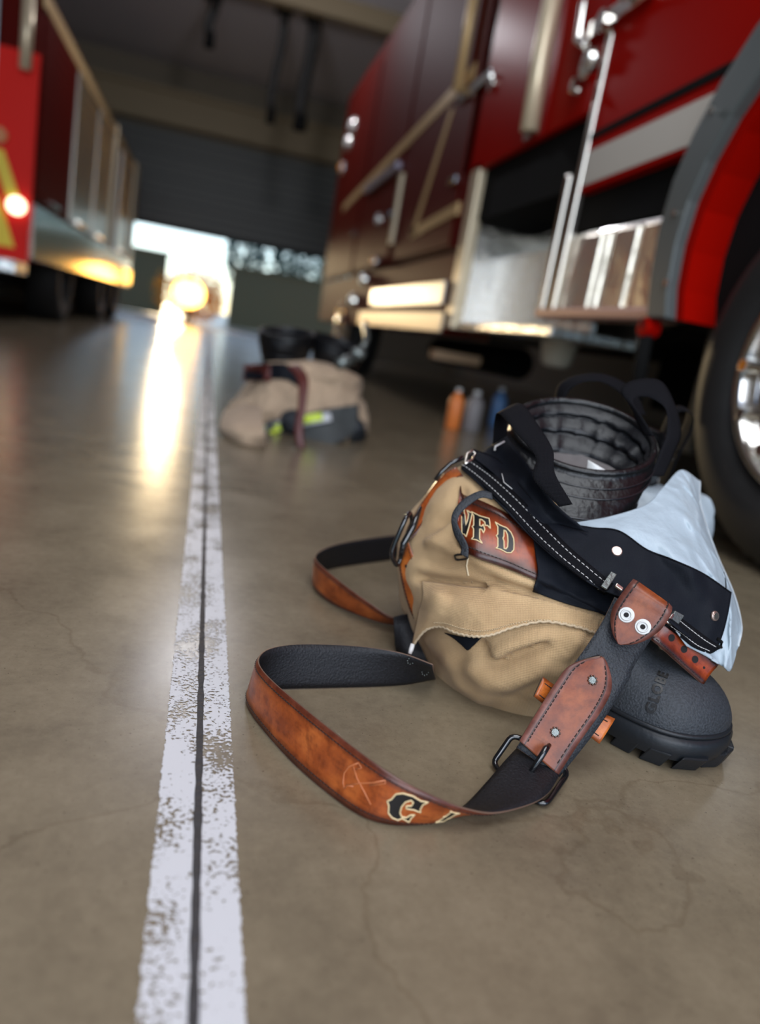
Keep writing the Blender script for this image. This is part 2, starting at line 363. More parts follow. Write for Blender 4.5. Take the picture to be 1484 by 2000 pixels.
TREES = []          # surfaces that cloth and straps are laid upon
def surf_hit(p, trees=None):
    """distance from the viewing side at which the ray towards p meets what lies beneath"""
    d = Vector(p)-CAM; L = d.length; d.normalize(); best = None
    for t in (TREES if trees is None else trees):
        h = t.ray_cast(CAM, d)
        if h[0] is not None and (best is None or h[3] < best): best = h[3]
    return best, L, d
def lay(p, clear, pull=False, trees=None):
    best, L, d = surf_hit(p, trees)
    if best is not None and (pull or L > best-clear): return CAM+d*(best-clear)
    return Vector(p)
def tree_of(o):
    me = o.data; return BVHTree.FromPolygons([v.co.copy() for v in me.vertices], [tuple(p.vertices) for p in me.polygons])

class Ribbon:
    """strap through pairs of edge points; u metres along, v across. Thickness grows away from the face normal"""
    def __init__(s, A, B, n=80, clear=None, trees=None, bulge=0, pull=False, across=6, flip=False):
        A = [np.array(a, float) for a in A]; B = [np.array(b, float) for b in B]
        s.n, s.w = n, across; s.grid = []
        for i in range(n+1):
            t = (len(A)-1)*i/n; a = catmull(A, t); b = catmull(B, t); row = []
            for j in range(across+1):
                v = j/across; row.append(Vector(a*(1-v)+b*v))
            s.grid.append(row)
        s.normals(flip)
        if bulge:
            for i in range(n+1):
                for j in range(across+1):
                    s.grid[i][j] += s.N[i][j]*bulge*math.sin(math.pi*j/across)
        if clear is not None:
            for i in range(n+1):
                for j in range(across+1): s.grid[i][j] = lay(s.grid[i][j], clear, pull, trees)
            for _ in range(2):     # relax along the strap
                g = [[s.grid[i][j].copy() for j in range(across+1)] for i in range(n+1)]
                for i in range(1, n):
                    for j in range(across+1):
                        q = (g[i-1][j]+g[i][j]*2+g[i+1][j])/4
                        s.grid[i][j] = lay(q, clear, False, trees)
        s.normals(flip)
        s.U = [0]
        m = across//2
        for i in range(n): s.U.append(s.U[-1]+(s.grid[i+1][m]-s.grid[i][m]).length)
        s.L = s.U[-1]
    def normals(s, flip=False):
        s.N = []
        for i in range(s.n+1):
            row = []
            for j in range(s.w+1):
                du = s.grid[min(i+1, s.n)][j]-s.grid[max(i-1, 0)][j]; dv = s.grid[i][min(j+1, s.w)]-s.grid[i][max(j-1, 0)]
                q = du.cross(dv)
                if q.length < 1e-12: q = Vector((0, 0, 1))
                q.normalize(); row.append(-q if flip else q)
            s.N.append(row)
    def at(s, u, v):
        """u metres, v 0..1 -> point, normal"""
        u = max(0, min(s.L-1e-6, u)); lo, hi = 0, s.n
        i = int(np.searchsorted(s.U, u, side='right'))-1; i = min(max(i, 0), s.n-1)
        f = (u-s.U[i])/max(1e-9, s.U[i+1]-s.U[i]); x = v*s.w; j = min(max(int(x), 0), s.w-1); g = x-j
        def bl(G): return (G[i][j]*(1-g)+G[i][j+1]*g)*(1-f)+(G[i+1][j]*(1-g)+G[i+1][j+1]*g)*f
        return bl(s.grid), bl(s.N).normalized()
    def build(s, name, mats, parent, th=.0035, rnd=True):
        """mats: outer face, inner face, edge"""
        n, w = s.n, s.w; vs = []; fs = []; mi = []; uvs = []
        prof = []   # cross section going round: outer face then inner face
        for i in range(n+1):
            for j in range(w+1):
                k = th*.5
                e = .35 if (rnd and j in (0, w)) else 1
                vs.append(s.grid[i][j]+s.N[i][j]*k*e)
            for j in range(w+1):
                k = th*.5; e = .35 if (rnd and j in (0, w)) else 1
                vs.append(s.grid[i][j]-s.N[i][j]*k*e)
        R = 2*(w+1)
        def uv(i, j): return (s.U[i], j/w)
        for i in range(n):
            for j in range(w):
                a = i*R+j; fs.append((a, a+R, a+R+1, a+1)); mi.append(0); uvs += [uv(i, j), uv(i+1, j), uv(i+1, j+1), uv(i, j+1)]
                b = i*R+(w+1)+j; fs.append((b, b+1, b+R+1, b+R)); mi.append(1); uvs += [uv(i, j), uv(i, j+1), uv(i+1, j+1), uv(i+1, j)]
            for j in (0, w):
                a = i*R+j; b = a+w+1
                fs.append((a, b, b+R, a+R) if j == 0 else (a, a+R, b+R, b)); mi.append(2)
                uvs += [uv(i, j), uv(i, j), uv(i+1, j), uv(i+1, j)] if j == 0 else [uv(i, j), uv(i+1, j), uv(i+1, j), uv(i, j)]
        for i in (0, n):
            for j in range(w):
                a = i*R+j; b = a+w+1; fs.append((a, a+1, b+1, b) if i == 0 else (a, b, b+1, a+1)); mi.append(2); uvs += [uv(i, j)]*4
        me = mesh(name, vs, fs); ul = me.uv_layers.new(name='UVMap')
        for k, q in enumerate(uvs): ul.data[k].uv = q
        o = mk(name, me, list(mats), parent)
        for p, k in zip(me.polygons, mi): p.material_index = k
        s.th = th; s.obj = o
        return o
    def stitches(s, name, m, parent, vs=(.115, .885), u0=.004, u1=None, step=.0045, ln=.003, r=.0005, side=1, off=None):
        mb = MB(); u1 = s.L-.004 if u1 is None else u1; off = s.th*.5 if off is None else off
        for v in vs:
            u = u0
            while u+ln < u1:
                a, na = s.at(u, v); b, nb = s.at(u+ln, v); c, nc = s.at(u+ln*.5, v)
                mb.tube([a+na*(off-.0003)*side, c+nc*(off+r*.6)*side, b+nb*(off-.0003)*side], r, 5); u += step
        return mb.build(name, m, parent, smooth=True, recalc=False, kind='stuff')

def fill(outer, holes, grow=0):
    """triangulate a polygon with holes; grow widens it (used for the pale outline round letters)"""
    c = bpy.data.curves.new('fill', 'CURVE'); c.dimensions = '2D'; c.fill_mode = 'BOTH'; c.resolution_u = 1
    for poly in [outer]+list(holes):
        sp = c.splines.new('POLY'); sp.points.add(len(poly)-1); sp.use_cyclic_u = True
        for p, q in zip(sp.points, poly): p.co = (q[0], q[1], 0, 1)
    c.offset = grow
    o = bpy.data.objects.new('fill', c); COL.objects.link(o)
    dg = bpy.context.evaluated_depsgraph_get(); dg.update()
    me = bpy.data.meshes.new_from_object(o.evaluated_get(dg))
    bm = bmesh.new(); bm.from_mesh(me); bmesh.ops.remove_doubles(bm, verts=bm.verts, dist=1e-4)
    bmesh.ops.triangulate(bm, faces=bm.faces)
    for _ in range(2):
        es = [e for e in bm.edges if e.calc_length() > .12]
        if es: bmesh.ops.subdivide_edges(bm, edges=es, cuts=1); bmesh.ops.triangulate(bm, faces=bm.faces)
    bm.verts.index_update(); pts = [(v.co.x, v.co.y) for v in bm.verts]; tr = [tuple(x.index for x in f.verts) for f in bm.faces]
    bm.free(); bpy.data.objects.remove(o); bpy.data.curves.remove(c); bpy.data.meshes.remove(me)
    return tr, pts

class Sheet:
    """cloth sheet from rows of control points"""
    def __init__(s, rows, nu=60, nv=24, clear=.004, trees=None, wrinkle=0, wscale=25, pull=False, seed=0, relax=3, ridge=0, rscale=9):
        rows = [[np.array(p, float) for p in r] for r in rows]
        g = []
        for j in range(nv+1):
            tj = (len(rows)-1)*j/nv; col = []
            for i in range(nu+1):
                cr = [catmull(r, (len(r)-1)*i/nu) for r in rows]; col.append(Vector(catmull(cr, tj)))
            g.append(col)
        for it in range(relax+1):
            for j in range(nv+1):
                for i in range(nu+1):
                    g[j][i] = lay(g[j][i], clear, pull and it == 0, trees)
            if it < relax:
                h = [[q.copy() for q in r] for r in g]
                for j in range(1, nv):
                    for i in range(1, nu): g[j][i] = (h[j][i]*4+h[j-1][i]+h[j+1][i]+h[j][i-1]+h[j][i+1])/8
        if wrinkle:
            for j in range(nv+1):
                for i in range(nu+1):
                    p = g[j][i]; k = noise.turbulence(p*wscale+Vector((seed, 0, 0)), 3, False)
                    d = (CAM-p).normalized(); g[j][i] = p+d*wrinkle*k
        if ridge:
            for j in range(nv+1):
                for i in range(nu+1):
                    p = g[j][i]; q = p*rscale+Vector((seed*3.1, 0, 0)); q = q+noise.noise_vector(q*.8)*.7
                    k = (1-abs(noise.noise(q))*2.6)**3+.5*(1-abs(noise.noise(q*2.3+Vector((5, 5, 5))))*2.6)**3
                    g[j][i] = p+(CAM-p).normalized()*ridge*max(0, k)*min(1, max(0, (i/nu-.3)*3))
        s.g = g; s.nu = nu; s.nv = nv
    def build(s, name, m, parent, th=.0015):
        vs = [v for r in s.g for v in r]; n = s.nu+1
        fs = [(j*n+i, (j+1)*n+i, (j+1)*n+i+1, j*n+i+1) for j in range(s.nv) for i in range(s.nu)]
        me = mesh(name, vs, fs); o = mk(name, me, m, parent)
        so = o.modifiers.new('thickness', 'SOLIDIFY'); so.thickness = th; so.offset = 0
        return o
    def tree(s):
        vs = [v for r in s.g for v in r]; n = s.nu+1
        return BVHTree.FromPolygons(vs, [(j*n+i, (j+1)*n+i, (j+1)*n+i+1, j*n+i+1) for j in range(s.nv) for i in range(s.nu)])

# ------------------------------------------------------------------ setting
def struct(name, mb, m, parent=None, **k):
    o = mb.build(name, m, parent, **k)
    if not parent: o['kind'] = 'structure'
    return o
struct('floor', MB().add([(-5.2, -3.4, 0), (5.2, -3.4, 0), (5.2, 16.1, 0), (-5.2, 16.1, 0)], [(0, 1, 2, 3)]), M['floor'])
struct('driveway', MB().add([(-60, 16.1, -.02), (60, 16.1, -.02), (60, 150, -.02), (-60, 150, -.02)], [(0, 1, 2, 3)]), M['asphalt'])
struct('ceiling', MB().box(-5.2, 5.2, -3.4, 16.3, 4.7, 4.8), M['ceiling'])
struct('wall_left', MB().box(-5.4, -5.2, -3.4, 16.3, 0, 4.7), M['wall'])
struct('wall_right', MB().box(5.2, 5.4, -3.4, 16.3, 0, 4.7), M['wall'])
struct('wall_back', MB().box(-5.2, -2.3, 16.1, 16.35, 0, 4.7).box(3.1, 5.2, 16.1, 16.35, 0, 4.7).box(-2.3, 3.1, 16.1, 16.35, 3.55, 4.7), M['wall'])
# wide painted beam over the rear bay door, roof purlins
struct('trim_1', MB().box(-5.2, 5.2, 15.75, 16.1, 3.60, 4.15).box(-5.2, 5.2, 15.65, 16.1, 4.12, 4.2), M['beam'], bevel=.01)
struct('trim_2', MB().box(-5.2, 5.2, 11.2, 11.4, 4.45, 4.7), M['beam'], bevel=.01)
# painted line and control joint
pl = mesh('painted_line', [(.003, -1, .0006), (.068, -1, .0006), (.068, 15.5, .0006), (.003, 15.5, .0006)], [(0, 1, 2, 3)])
ul = pl.uv_layers.new(name='UVMap')
for k, q in enumerate([(0, 0), (1, 0), (1, 50), (0, 50)]): ul.data[k].uv = q
tag(mk('floor_line_marking', pl, M['paint'], smooth=False), kind='structure')
jm = mat('dark_joint', (.035, .033, .035), .7, bump=1, bscale=150, bdist=.002, var=.6, vscale=90)
jb = MB(); rows = []
for i in range(400):
    y = .1*1.0125**i-.0 if i else -1
    if y > 15.8: break
    w = .0034*(1+.35*noise.noise(Vector((y*40, 0, 0)))); rows.append([(.0365-w, y, .0009), (.0365, y, .0014), (.0365+w*.9, y, .0009)])
for i, r_ in enumerate(rows):
    jb.v += [Vector(q) for q in r_]
    if i: k = 3*i; jb.f += [(k-3, k-2, k+1, k), (k-2, k-1, k+2, k+1)]
struct('floor_joint', jb, jm, smooth=True)

# rear bay door, rolled part way up: ribbed panels
dr = root('door_1', (.4, 16.2, 1.87), None, None); dr['kind'] = 'structure'
for k in range(4):
    z0 = 1.86+k*.44
    b = MB().box(-2.3, 3.1, 16.12, 16.17, z0, z0+.44)
    pn = b.build('door_panel', M['door'], dr, bevel=.004)
    for q in range(3): MB().box(-2.3, 3.1, 16.085, 16.12, z0+.05+q*.14, z0+.10+q*.14).build('door_rib', M['rib'], pn, bevel=.004)
MB().box(-2.3, 3.1, 16.1, 16.17, 1.80, 1.86).build('bottom_seal', M['black'], dr)
for x in (-2.33, 3.1): MB().box(x, x+.05, 16.0, 16.12, 0, 3.55).build('door_track', M['beam'], dr)

# outside: boundary wall with a gateway, trees
struct('wall_boundary', MB().box(-30, -1.35, 24, 24.3, 0, 1.75).box(.55, 40, 24, 24.3, 0, 1.75).box(-30, -1.30, 23.95, 24.35, 1.75, 1.83).box(.5, 40, 23.95, 24.35, 1.75, 1.83), M['roadwall'])
def tree(x, y, h, r, seed, m, label):
    t = root('tree', (x, y, 0), label, 'tree', 'trees beyond the rear bay door'); rnd = random.Random(seed)
    MB().tube([(x, y, -.02), (x+.1, y, h*.35), (x, y+.1, h*.7)], .18, 8, rs=[.22, .16, .08]).build('trunk', M['roadwall'], t, smooth=True)
    c = MB()
    for k in range(1300):
        a = rnd.uniform(0, 6.28); b = rnd.uniform(-1, 1); q = rnd.uniform(.55, 1)
        p = Vector((x+r*q*math.cos(a)*math.sqrt(1-b*b), y+r*q*math.sin(a)*math.sqrt(1-b*b), h*.62+h*.38*q*b))
        s_ = rnd.uniform(.12, .3)*r*.35; u = Vector((rnd.gauss(0, 1), rnd.gauss(0, 1), rnd.gauss(0, 1))).normalized(); w = u.orthogonal().normalized(); z = u.cross(w)
        for e in (w, z): c.add([p-e*s_-u*s_*.5, p+e*s_-u*s_*.4, p+e*s_*.6+u*s_, p-e*s_*.5+u*s_*.9], [(0, 1, 2, 3)])
    o = c.build('crown', m, t, recalc=False); return t
leafm = mat('sunlit_leaf', (.12, .25, .22), .7); b_ = leafm.node_tree.nodes['Principled BSDF']; b_.inputs['Transmission Weight'].default_value = .0
tl = leafm.node_tree.nodes.new('ShaderNodeBsdfTranslucent'); tl.inputs[0].default_value = (.14, .28, .22, 1)
ms = leafm.node_tree.nodes.new('ShaderNodeMixShader'); ms.inputs[0].default_value = .55
ou = leafm.node_tree.nodes['Material Output']; leafm.node_tree.links.new(b_.outputs[0], ms.inputs[1]); leafm.node_tree.links.new(tl.outputs[0], ms.inputs[2]); leafm.node_tree.links.new(ms.outputs[0], ou.inputs[0])
for i, (x, y, h, r_, lb) in enumerate([(1.35, 36, 5.0, 1.0, 'slim pale green tree under the rear door, nearest to the white glare'), (3.55, 37, 5.6, 1.15, 'pale green tree under the rear door, second from the white glare'),
        (5.9, 38, 5.4, 1.25, 'pale green tree under the rear door, third from the white glare'), (8.5, 39, 6, 1.3, 'pale green tree under the rear door, closest to the right-hand fire engine'), (-9, 42, 7, 3, 'tree behind the rear end of the left fire engine')]):
    tree(x, y, h, r_, 5+i, leafm, lb)

gl = mat('orange_glow_leaf', (.80, .36, .03), .6); b_ = gl.node_tree.nodes['Principled BSDF']
tl = gl.node_tree.nodes.new('ShaderNodeBsdfTranslucent'); tl.inputs[0].default_value = (1, .52, .06, 1)
ms = gl.node_tree.nodes.new('ShaderNodeMixShader'); ms.inputs[0].default_value = .8
gl.node_tree.links.new(b_.outputs[0], ms.inputs[1]); gl.node_tree.links.new(tl.outputs[0], ms.inputs[2]); gl.node_tree.links.new(ms.outputs[0], gl.node_tree.nodes['Material Output'].inputs[0])
def glow_bush(x, y, h, r, seed, lb):
    t = root('glow_bush', (x, y, 0), lb, 'glow_bush'); rnd = random.Random(seed); c = MB()
    for k in range(2200):
        u = Vector((rnd.gauss(0, 1), rnd.gauss(0, 1), rnd.gauss(0, 1))).normalized(); q = rnd.uniform(.2, 1)**.5*(1+.35*noise.noise(u*1.6)); p = Vector((x, y, h*.5))+Vector((u.x*r*q, u.y*r*q*.7, u.z*h*.5*q)); s_ = rnd.uniform(.03, .07)
        d = Vector((rnd.gauss(0, 1), rnd.gauss(0, 1), rnd.gauss(0, 1))).normalized(); w = d.orthogonal().normalized(); c.add([p-d*s_, p+w*s_*.5, p+d*s_, p-w*s_*.5], [(0, 1, 2, 3)])
    c.build('leaves', gl, t, recalc=False)
    st_ = MB()
    for k in range(9): a = k*.7; st_.tube([(x, y, -.02), (x+.1*math.cos(a), y+.1*math.sin(a), h*.3), (x+r*.6*math.cos(a), y+r*.5*math.sin(a), h*.75)], .012, 5)
    st_.build('stems', M['roadwall'], t, smooth=True)
glow_bush(-.42, 20, 1.35, .95, 3, 'golden foliage added to make the orange glow in the gateway')  # made-up foliage, added to put an orange glow in the gateway

lt = root('added_glow', (-.50, 18.2, 0), 'added amber ball on a low post that makes the orange glow in the gateway', 'glow stand-in')  # made-up glowing ball, added for the orange glow under the rear door
MB().cyl((-.50, 18.2, -.02), (0, 0, 1), .16, .06, 20).cyl((-.50, 18.2, .0), (0, 0, 1), .05, .45, 16).build('post', M['black'], lt, bevel=.005)
MB().ico((-.50, 18.2, .68), .36, (1, .8, .9), sub=3).build('glow_ball', emis('amber_glow', (1, .50, .10), 11), lt, smooth=True)
MB().cyl((-.50, 18.2, .98), (0, 0, 1), .12, .06, 20, .06).build('glow_cap', M['black'], lt, bevel=.004)

# exhaust hoses hanging from the ceiling
def hose(x, y, z0, lb, r=.06):
    t = root('exhaust_hose', (x, y, 4.7), lb, 'exhaust hose', 'vehicle exhaust hoses hanging from the ceiling')
    pts = [(x+.03*math.sin(k*.7), y, 4.7-(4.7-z0)*k/8) for k in range(9)]
    b = MB().tube(pts, r, 12)
    for k in range(30):
        z = 4.65-(4.6-z0)*k/30; b.cyl((x+.03*math.sin((4.7-z)/(4.7-z0)*8*.7), y, z), (0, 0, 1), r*1.12, .02, 12)
    b.build('hose', M['hose'], t, smooth=True)
    MB().cyl((x, y, z0-.16), (0, 0, 1), r*1.3, .2, 12, r*1.1).build('nozzle', M['black'], t)
    MB().box(x-.12, x+.12, y-.12, y+.12, 4.62, 4.7).build('bracket', M['black'], t)
hose(.55, 12, 3.32, 'thinner dark exhaust hose hanging from the grey ceiling, middle of three', .055)
hose(.98, 12, 3.32, 'thick dark exhaust hose hanging from the ceiling next to the right fire engine', .085)
hose(-.42, 12.2, 4.15, 'short dark exhaust hose end hanging near the top edge, leftmost of three', .06)

# ------------------------------------------------------------------ right fire engine (front wheel next to the boots)
X = 1.33
T = root('fire_engine', (2.55, 4.6, 0), 'large red fire engine with chrome steps parked close behind the boots', 'fire engine')
# arch outline in (Y, z)
arch_out = [(2.113, .60), (2.150, .72), (2.165, .86), (2.150, 1.0), (2.104, 1.12), (2.03, 1.24), (1.93, 1.35), (1.80, 1.44), (1.62, 1.50), (1.42, 1.50), (1.2, 1.46), (1.0, 1.36), (.86, 1.2), (.78, 1.0), (.76, .8), (.80, .60)]
def scale_arch(k, cz=.55, cy=1.46): return [(cy+(y-cy)*k, cz+(z-cz)*k if z > .61 else z) for y, z in arch_out]
arch_mid = scale_arch(.845); arch_in = scale_arch(.79)
def band(a, b, x0, x1):
    mb = MB()
    n = len(a); vs = [(x0, *p) for p in a]+[(x0, *p) for p in b]+[(x1, *p) for p in a]+[(x1, *p) for p in b]; fs = []
    for i in range(n-1):
        fs += [(i, i+1, n+i+1, n+i), (2*n+i, 3*n+i, 3*n+i+1, 2*n+i+1), (i, 2*n+i, 2*n+i+1, i+1), (n+i, n+i+1, 3*n+i+1, 3*n+i)]
    fs += [(0, n, 3*n, 2*n), (n-1, 3*n-1, 4*n-1, 2*n-1)]
    return mb.add(vs, fs)
fd = band(arch_out, arch_mid, X-.045, X+.05).build('fender', M['rubber'], T, bevel=.006)
for y, z in ((2.105, .90), (2.045, 1.165), (1.86, 1.33), (2.06, .70)): MB().cyl((X-.05, y-.02, z), (-1, 0, 0), .009, .006, 12).build('bolt', M['steel'], fd)
band(scale_arch(1.03), arch_out, X-.02, X+.03).build('fender_trim', M['gold'], T)
band(arch_mid, arch_in, X-.01, X+.25).build('wheel_arch', M['red'], T)
# cab side around the arch (red)
poly = [(2.865, 1.30), (2.865, 3.1), (-.6, 3.1), (-.6, .62), (.78, .62)]+[(y, z) for y, z in reversed(scale_arch(1.0))][1:-3]+[(2.12, 1.10), (2.87, 1.075), (2.87, 1.3)]
MB().prism([(y, z) for y, z in poly], 'x', X, X+.04).build('cab_side', M['red'], T)
MB().prism([(2.01, 1.285), (2.87, 1.262), (2.87, 1.288), (1.985, 1.313)], 'x', X-.006, X+.002).build('trim_strip', M['black'], T)
MB().prism([(2.045, 1.118), (2.86, 1.098), (2.86, 1.222), (1.985, 1.247)], 'x', X-.003, X+.002).build('white_stripe', M['stripe'], T)
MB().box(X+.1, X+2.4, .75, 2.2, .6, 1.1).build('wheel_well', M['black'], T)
# battery box with polished ribbed face under the stripe
bx = MB().box(X+.03, X+.5, 2.17, 2.86, .62, .93).build('battery_box', M['chrome'], T, bevel=.01)
for y0, y1 in ((2.20, 2.36), (2.385, 2.54), (2.57, 2.60), (2.63, 2.84)): MB().box(X+.012, X+.035, y0, y1, .635, .915).build('polished_panel', mat('satin_panel', (.86, .80, .68), .32, .9, bump=.5, bscale=9, bdist=.02) if 'satin_panel' not in bpy.data.materials else bpy.data.materials['satin_panel'], bx, bevel=.012)
MB().box(X-.03, X+.06, 2.10, 2.98, .595, .635).build('step_edge', mat('coppery_trim', (.50, .30, .25), .4, .5), T, bevel=.008)
MB().box(X+.04, X+.5, 2.17, 2.95, .94, 1.09).build('recess', M['black'], T)
# open step well beyond it
sw = MB().box(X+.02, X+.46, 4.28, 4.34, .55, 1.42).box(X+.42, X+.46, 2.9, 4.34, .55, 1.42).box(X+.02, X+.42, 2.9, 4.3, .53, .57).build('step_well', M['diamond'], T, bevel=.006)
MB().box(X+.22, X+.42, 2.95, 4.28, .92, .96).box(X+.22, X+.25, 2.95, 4.28, .57, .93).build('step_tread', M['diamond'], sw, bevel=.006)
MB().box(X, X+.06, 4.16, 4.30, .53, 1.42).build('step_post', M['cream'], T, bevel=.008)
MB().box(X+.02, X+.75, 2.88, 4.34, 1.40, 1.52).build('cab_floor', M['black'], T)
MB().box(X-.01, X+.02, 2.86, 2.905, .62, 1.64).build('door_post', M['steel'], T, bevel=.006)
MB().box(X-.012, X+.02, 2.96, 3.0, .62, 1.16).build('door_post', M['steel'], T, bevel=.006)
# crew door
cdoor = MB().box(X, X+.04, 2.93, 4.45, 1.38, 3.05).build('crew_door', M['red'], T, bevel=.01)
MB().tube([(X-.05, 3.40, 1.40), (X-.055, 3.42, 1.7), (X-.05, 3.44, 2.6)], .042, 14).build('handrail', M['cream'], T, smooth=True)
MB().box(X-.012, X, 3.50, 3.56, 1.40, 3.0).build('door_edge_trim', M['steel'], cdoor)
MB().tube([(X-.05, 4.72, 1.90), (X-.05, 4.72, 2.7)], .03, 12).build('handrail', M['gold'], T, smooth=True)
h = MB().cyl((X-.02, 4.72, 1.9), (1, 0, 0), .045, .05, 16).cyl((X-.02, 4.5, 1.86), (1, 0, 0), .04, .05, 16).cyl((X-.02, 4.2, 1.82), (1, 0, 0), .045, .05, 16).box(X-.03, X+.01, 4.2, 4.75, 1.84, 1.89)
h.build('rail_bracket', M['chrome'], T, bevel=.004)
# hinge, latch and lamp of the near door
h = MB().box(X-.03, X, 2.60, 3.05, 1.66, 1.72).tube([(X-.05, 3.08, 1.80), (X-.05, 3.06, 1.66), (X-.05, 2.98, 1.62)], .018).tube([(X-.05, 2.78, 1.84), (X-.05, 2.62, 1.82), (X-.05, 2.60, 1.72), (X-.05, 2.74, 1.70), (X-.05, 2.78, 1.84)], .017).cyl((X-.05, 2.9, 1.68), (1, 0, 0), .04, .06, 18)
h.build('door_latch', M['chrome'], T, bevel=.003)
lm = MB().cyl((X-.03, 2.99, 1.56), (1, 0, 0), .055, .04, 24).cyl((X-.05, 2.96, 1.575), (1, 0, 0), .03, .03, 24, .04).build('door_handle', M['chrome'], T, smooth=False, bevel=.004)
MB().tube([(X-.035, 3.05, 1.52), (X-.05, 3.02, 1.47), (X-.035, 2.98, 1.46)], .012).build('lever', M['steel'], lm, smooth=True)
# body behind the crew door
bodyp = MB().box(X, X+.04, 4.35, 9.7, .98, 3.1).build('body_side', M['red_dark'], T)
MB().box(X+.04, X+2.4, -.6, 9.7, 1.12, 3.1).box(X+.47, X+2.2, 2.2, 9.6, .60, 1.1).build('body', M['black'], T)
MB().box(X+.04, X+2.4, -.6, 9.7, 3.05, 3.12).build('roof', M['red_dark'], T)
st = M['gold']
MB().prism([(4.55, 1.93), (8.8, 1.70), (8.8, 1.78), (4.55, 2.02)], 'x', X-.018, X+.0).build('gold_stripe', st, T)
MB().prism([(4.86, 1.85), (4.94, 1.85), (5.42, 1.17), (5.34, 1.12)], 'x', X-.018, X+.0).build('gold_stripe', st, T)
MB().prism([(5.40, 1.12), (5.40, 1.19), (4.4, 1.24), (4.4, 1.17)], 'x', X-.018, X+.0).build('gold_stripe', st, T)
MB().box(X-.03, X+.0, 5.98, 6.07, 1.13, 1.66).build('vertical_handle', M['cream'], T, bevel=.01)
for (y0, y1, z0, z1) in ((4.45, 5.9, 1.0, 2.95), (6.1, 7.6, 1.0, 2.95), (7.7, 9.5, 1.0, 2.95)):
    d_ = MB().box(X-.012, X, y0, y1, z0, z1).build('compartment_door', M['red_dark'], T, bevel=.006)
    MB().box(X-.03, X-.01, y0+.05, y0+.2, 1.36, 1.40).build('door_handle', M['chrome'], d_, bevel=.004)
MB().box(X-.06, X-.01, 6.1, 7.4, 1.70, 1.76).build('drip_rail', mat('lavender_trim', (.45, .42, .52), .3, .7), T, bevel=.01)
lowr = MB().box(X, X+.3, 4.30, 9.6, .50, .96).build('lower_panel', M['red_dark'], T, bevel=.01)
MB().box(X-.015, X, 4.32, 6.9, .50, .62).build('rub_rail', M['cream'], T, bevel=.008)
MB().box(X-.012, X, 4.4, 6.5, .66, .80).build('polished_kick_plate', M['steel'], T, bevel=.006)
for y, z, r_, mm in ((6.6, 1.38, .05, 'chrome'), (6.5, 1.03, .045, 'amber'), (6.9, .9, .05, 'chrome'), (8.9, 2.62, .09, 'chrome'), (9.05, 2.48, .09, 'chrome'), (9.3, 2.25, .07, 'amber'), (7.3, .72, .06, 'chrome')):
    f_ = MB().cyl((X-.04, y, z), (1, 0, 0), r_, .05, 20, r_*1.1).build('side_lamp', M['chrome'], T, bevel=.004)
    MB().ico((X-.04, y, z), r_*.75, (.5, 1, 1), sub=3).build('lens', M[mm] if mm == 'amber' else M['whiteplastic'], f_, smooth=True)
# plug and prop below the fender
MB().tube([(X-.03, 2.12, .6), (X-.02, 2.10, .34)], .022, 12).build('mud_flap_rod', M['black'], T, smooth=True)
MB().cyl((X-.05, 2.115, .572), (1, 0, 0), .03, .05, 20).build('reflector', M['red'], T, bevel=.004)
MB().box(X+.12, X+.15, 1.97, 2.03, .22, .64).build('mud_flap', mat('dusty_flap', (.045, .04, .03), .7, var=.5, vscale=8), T, bevel=.01)
MB().box(X+1.2, X+2.3, 2.4, 3.9, .28, .6).build('chassis', M['black'], T)
MB().cyl((X+.9, 5.2, .40), (0, 1, 0), .12, 2.0, 14).build('exhaust_pipe', M['black'], T)
# wheels
def wheel(cy, cx, lb=None):
    c = Vector((cx, cy, .49)); R = .49
    prof = [(.20, .27), (.12, .275), (.02, .30), (-.015, .34), (-.02, .40), (.0, .45), (.03, .475), (.06, .49), (.26, .49), (.30, .46), (.31, .38), (.28, .30), (.26, .27)]
    rings = [[c+Vector((x, r_*math.cos(a), r_*math.sin(a))) for a in [2*math.pi*k/96 for k in range(96)]] for x, r_ in prof]
    ti = MB().loft(rings).build('tire', M['tire'], T, smooth=True)
    tr = MB()
    for k in range(60):
        a = 2*math.pi*k/60
        q = [c+Vector((x, r_*math.cos(a+da), r_*math.sin(a+da))) for x, da, r_ in ((.05, -.03, .484), (.05, .02, .484), (.27, .035, .484), (.27, -.015, .484), (.05, -.03, .494), (.05, .02, .494), (.27, .035, .494), (.27, -.015, .494))]
        tr.add(q, [(0, 3, 2, 1), (4, 5, 6, 7), (0, 1, 5, 4), (1, 2, 6, 5), (2, 3, 7, 6), (3, 0, 4, 7)])
    tr.build('tread', M['tire'], ti)
    prof = [(.05, .285), (-.01, .29), (-.018, .28), (-.005, .265), (.03, .255), (.045, .235), (.02, .22), (.02, .18), (-.03, .13), (-.07, .12), (-.09, .09), (-.1, .0)]
    rings = [[c+Vector((x, r_*math.cos(a), r_*math.sin(a))) for a in [2*math.pi*k/96 for k in range(96)]] for x, r_ in prof]
    rm = MB().loft(rings).build('rim', M['chrome'], T, smooth=True)
    for k in range(10):
        a = 2*math.pi*k/10; MB().cyl(c+Vector((-.02, .2*math.cos(a), .2*math.sin(a))), (-1, 0, 0), .018, .05, 6).build('lug_nut', M['chrome'], rm, bevel=.002)
wheel(1.44, X+.03); wheel(7.9, X+.05)

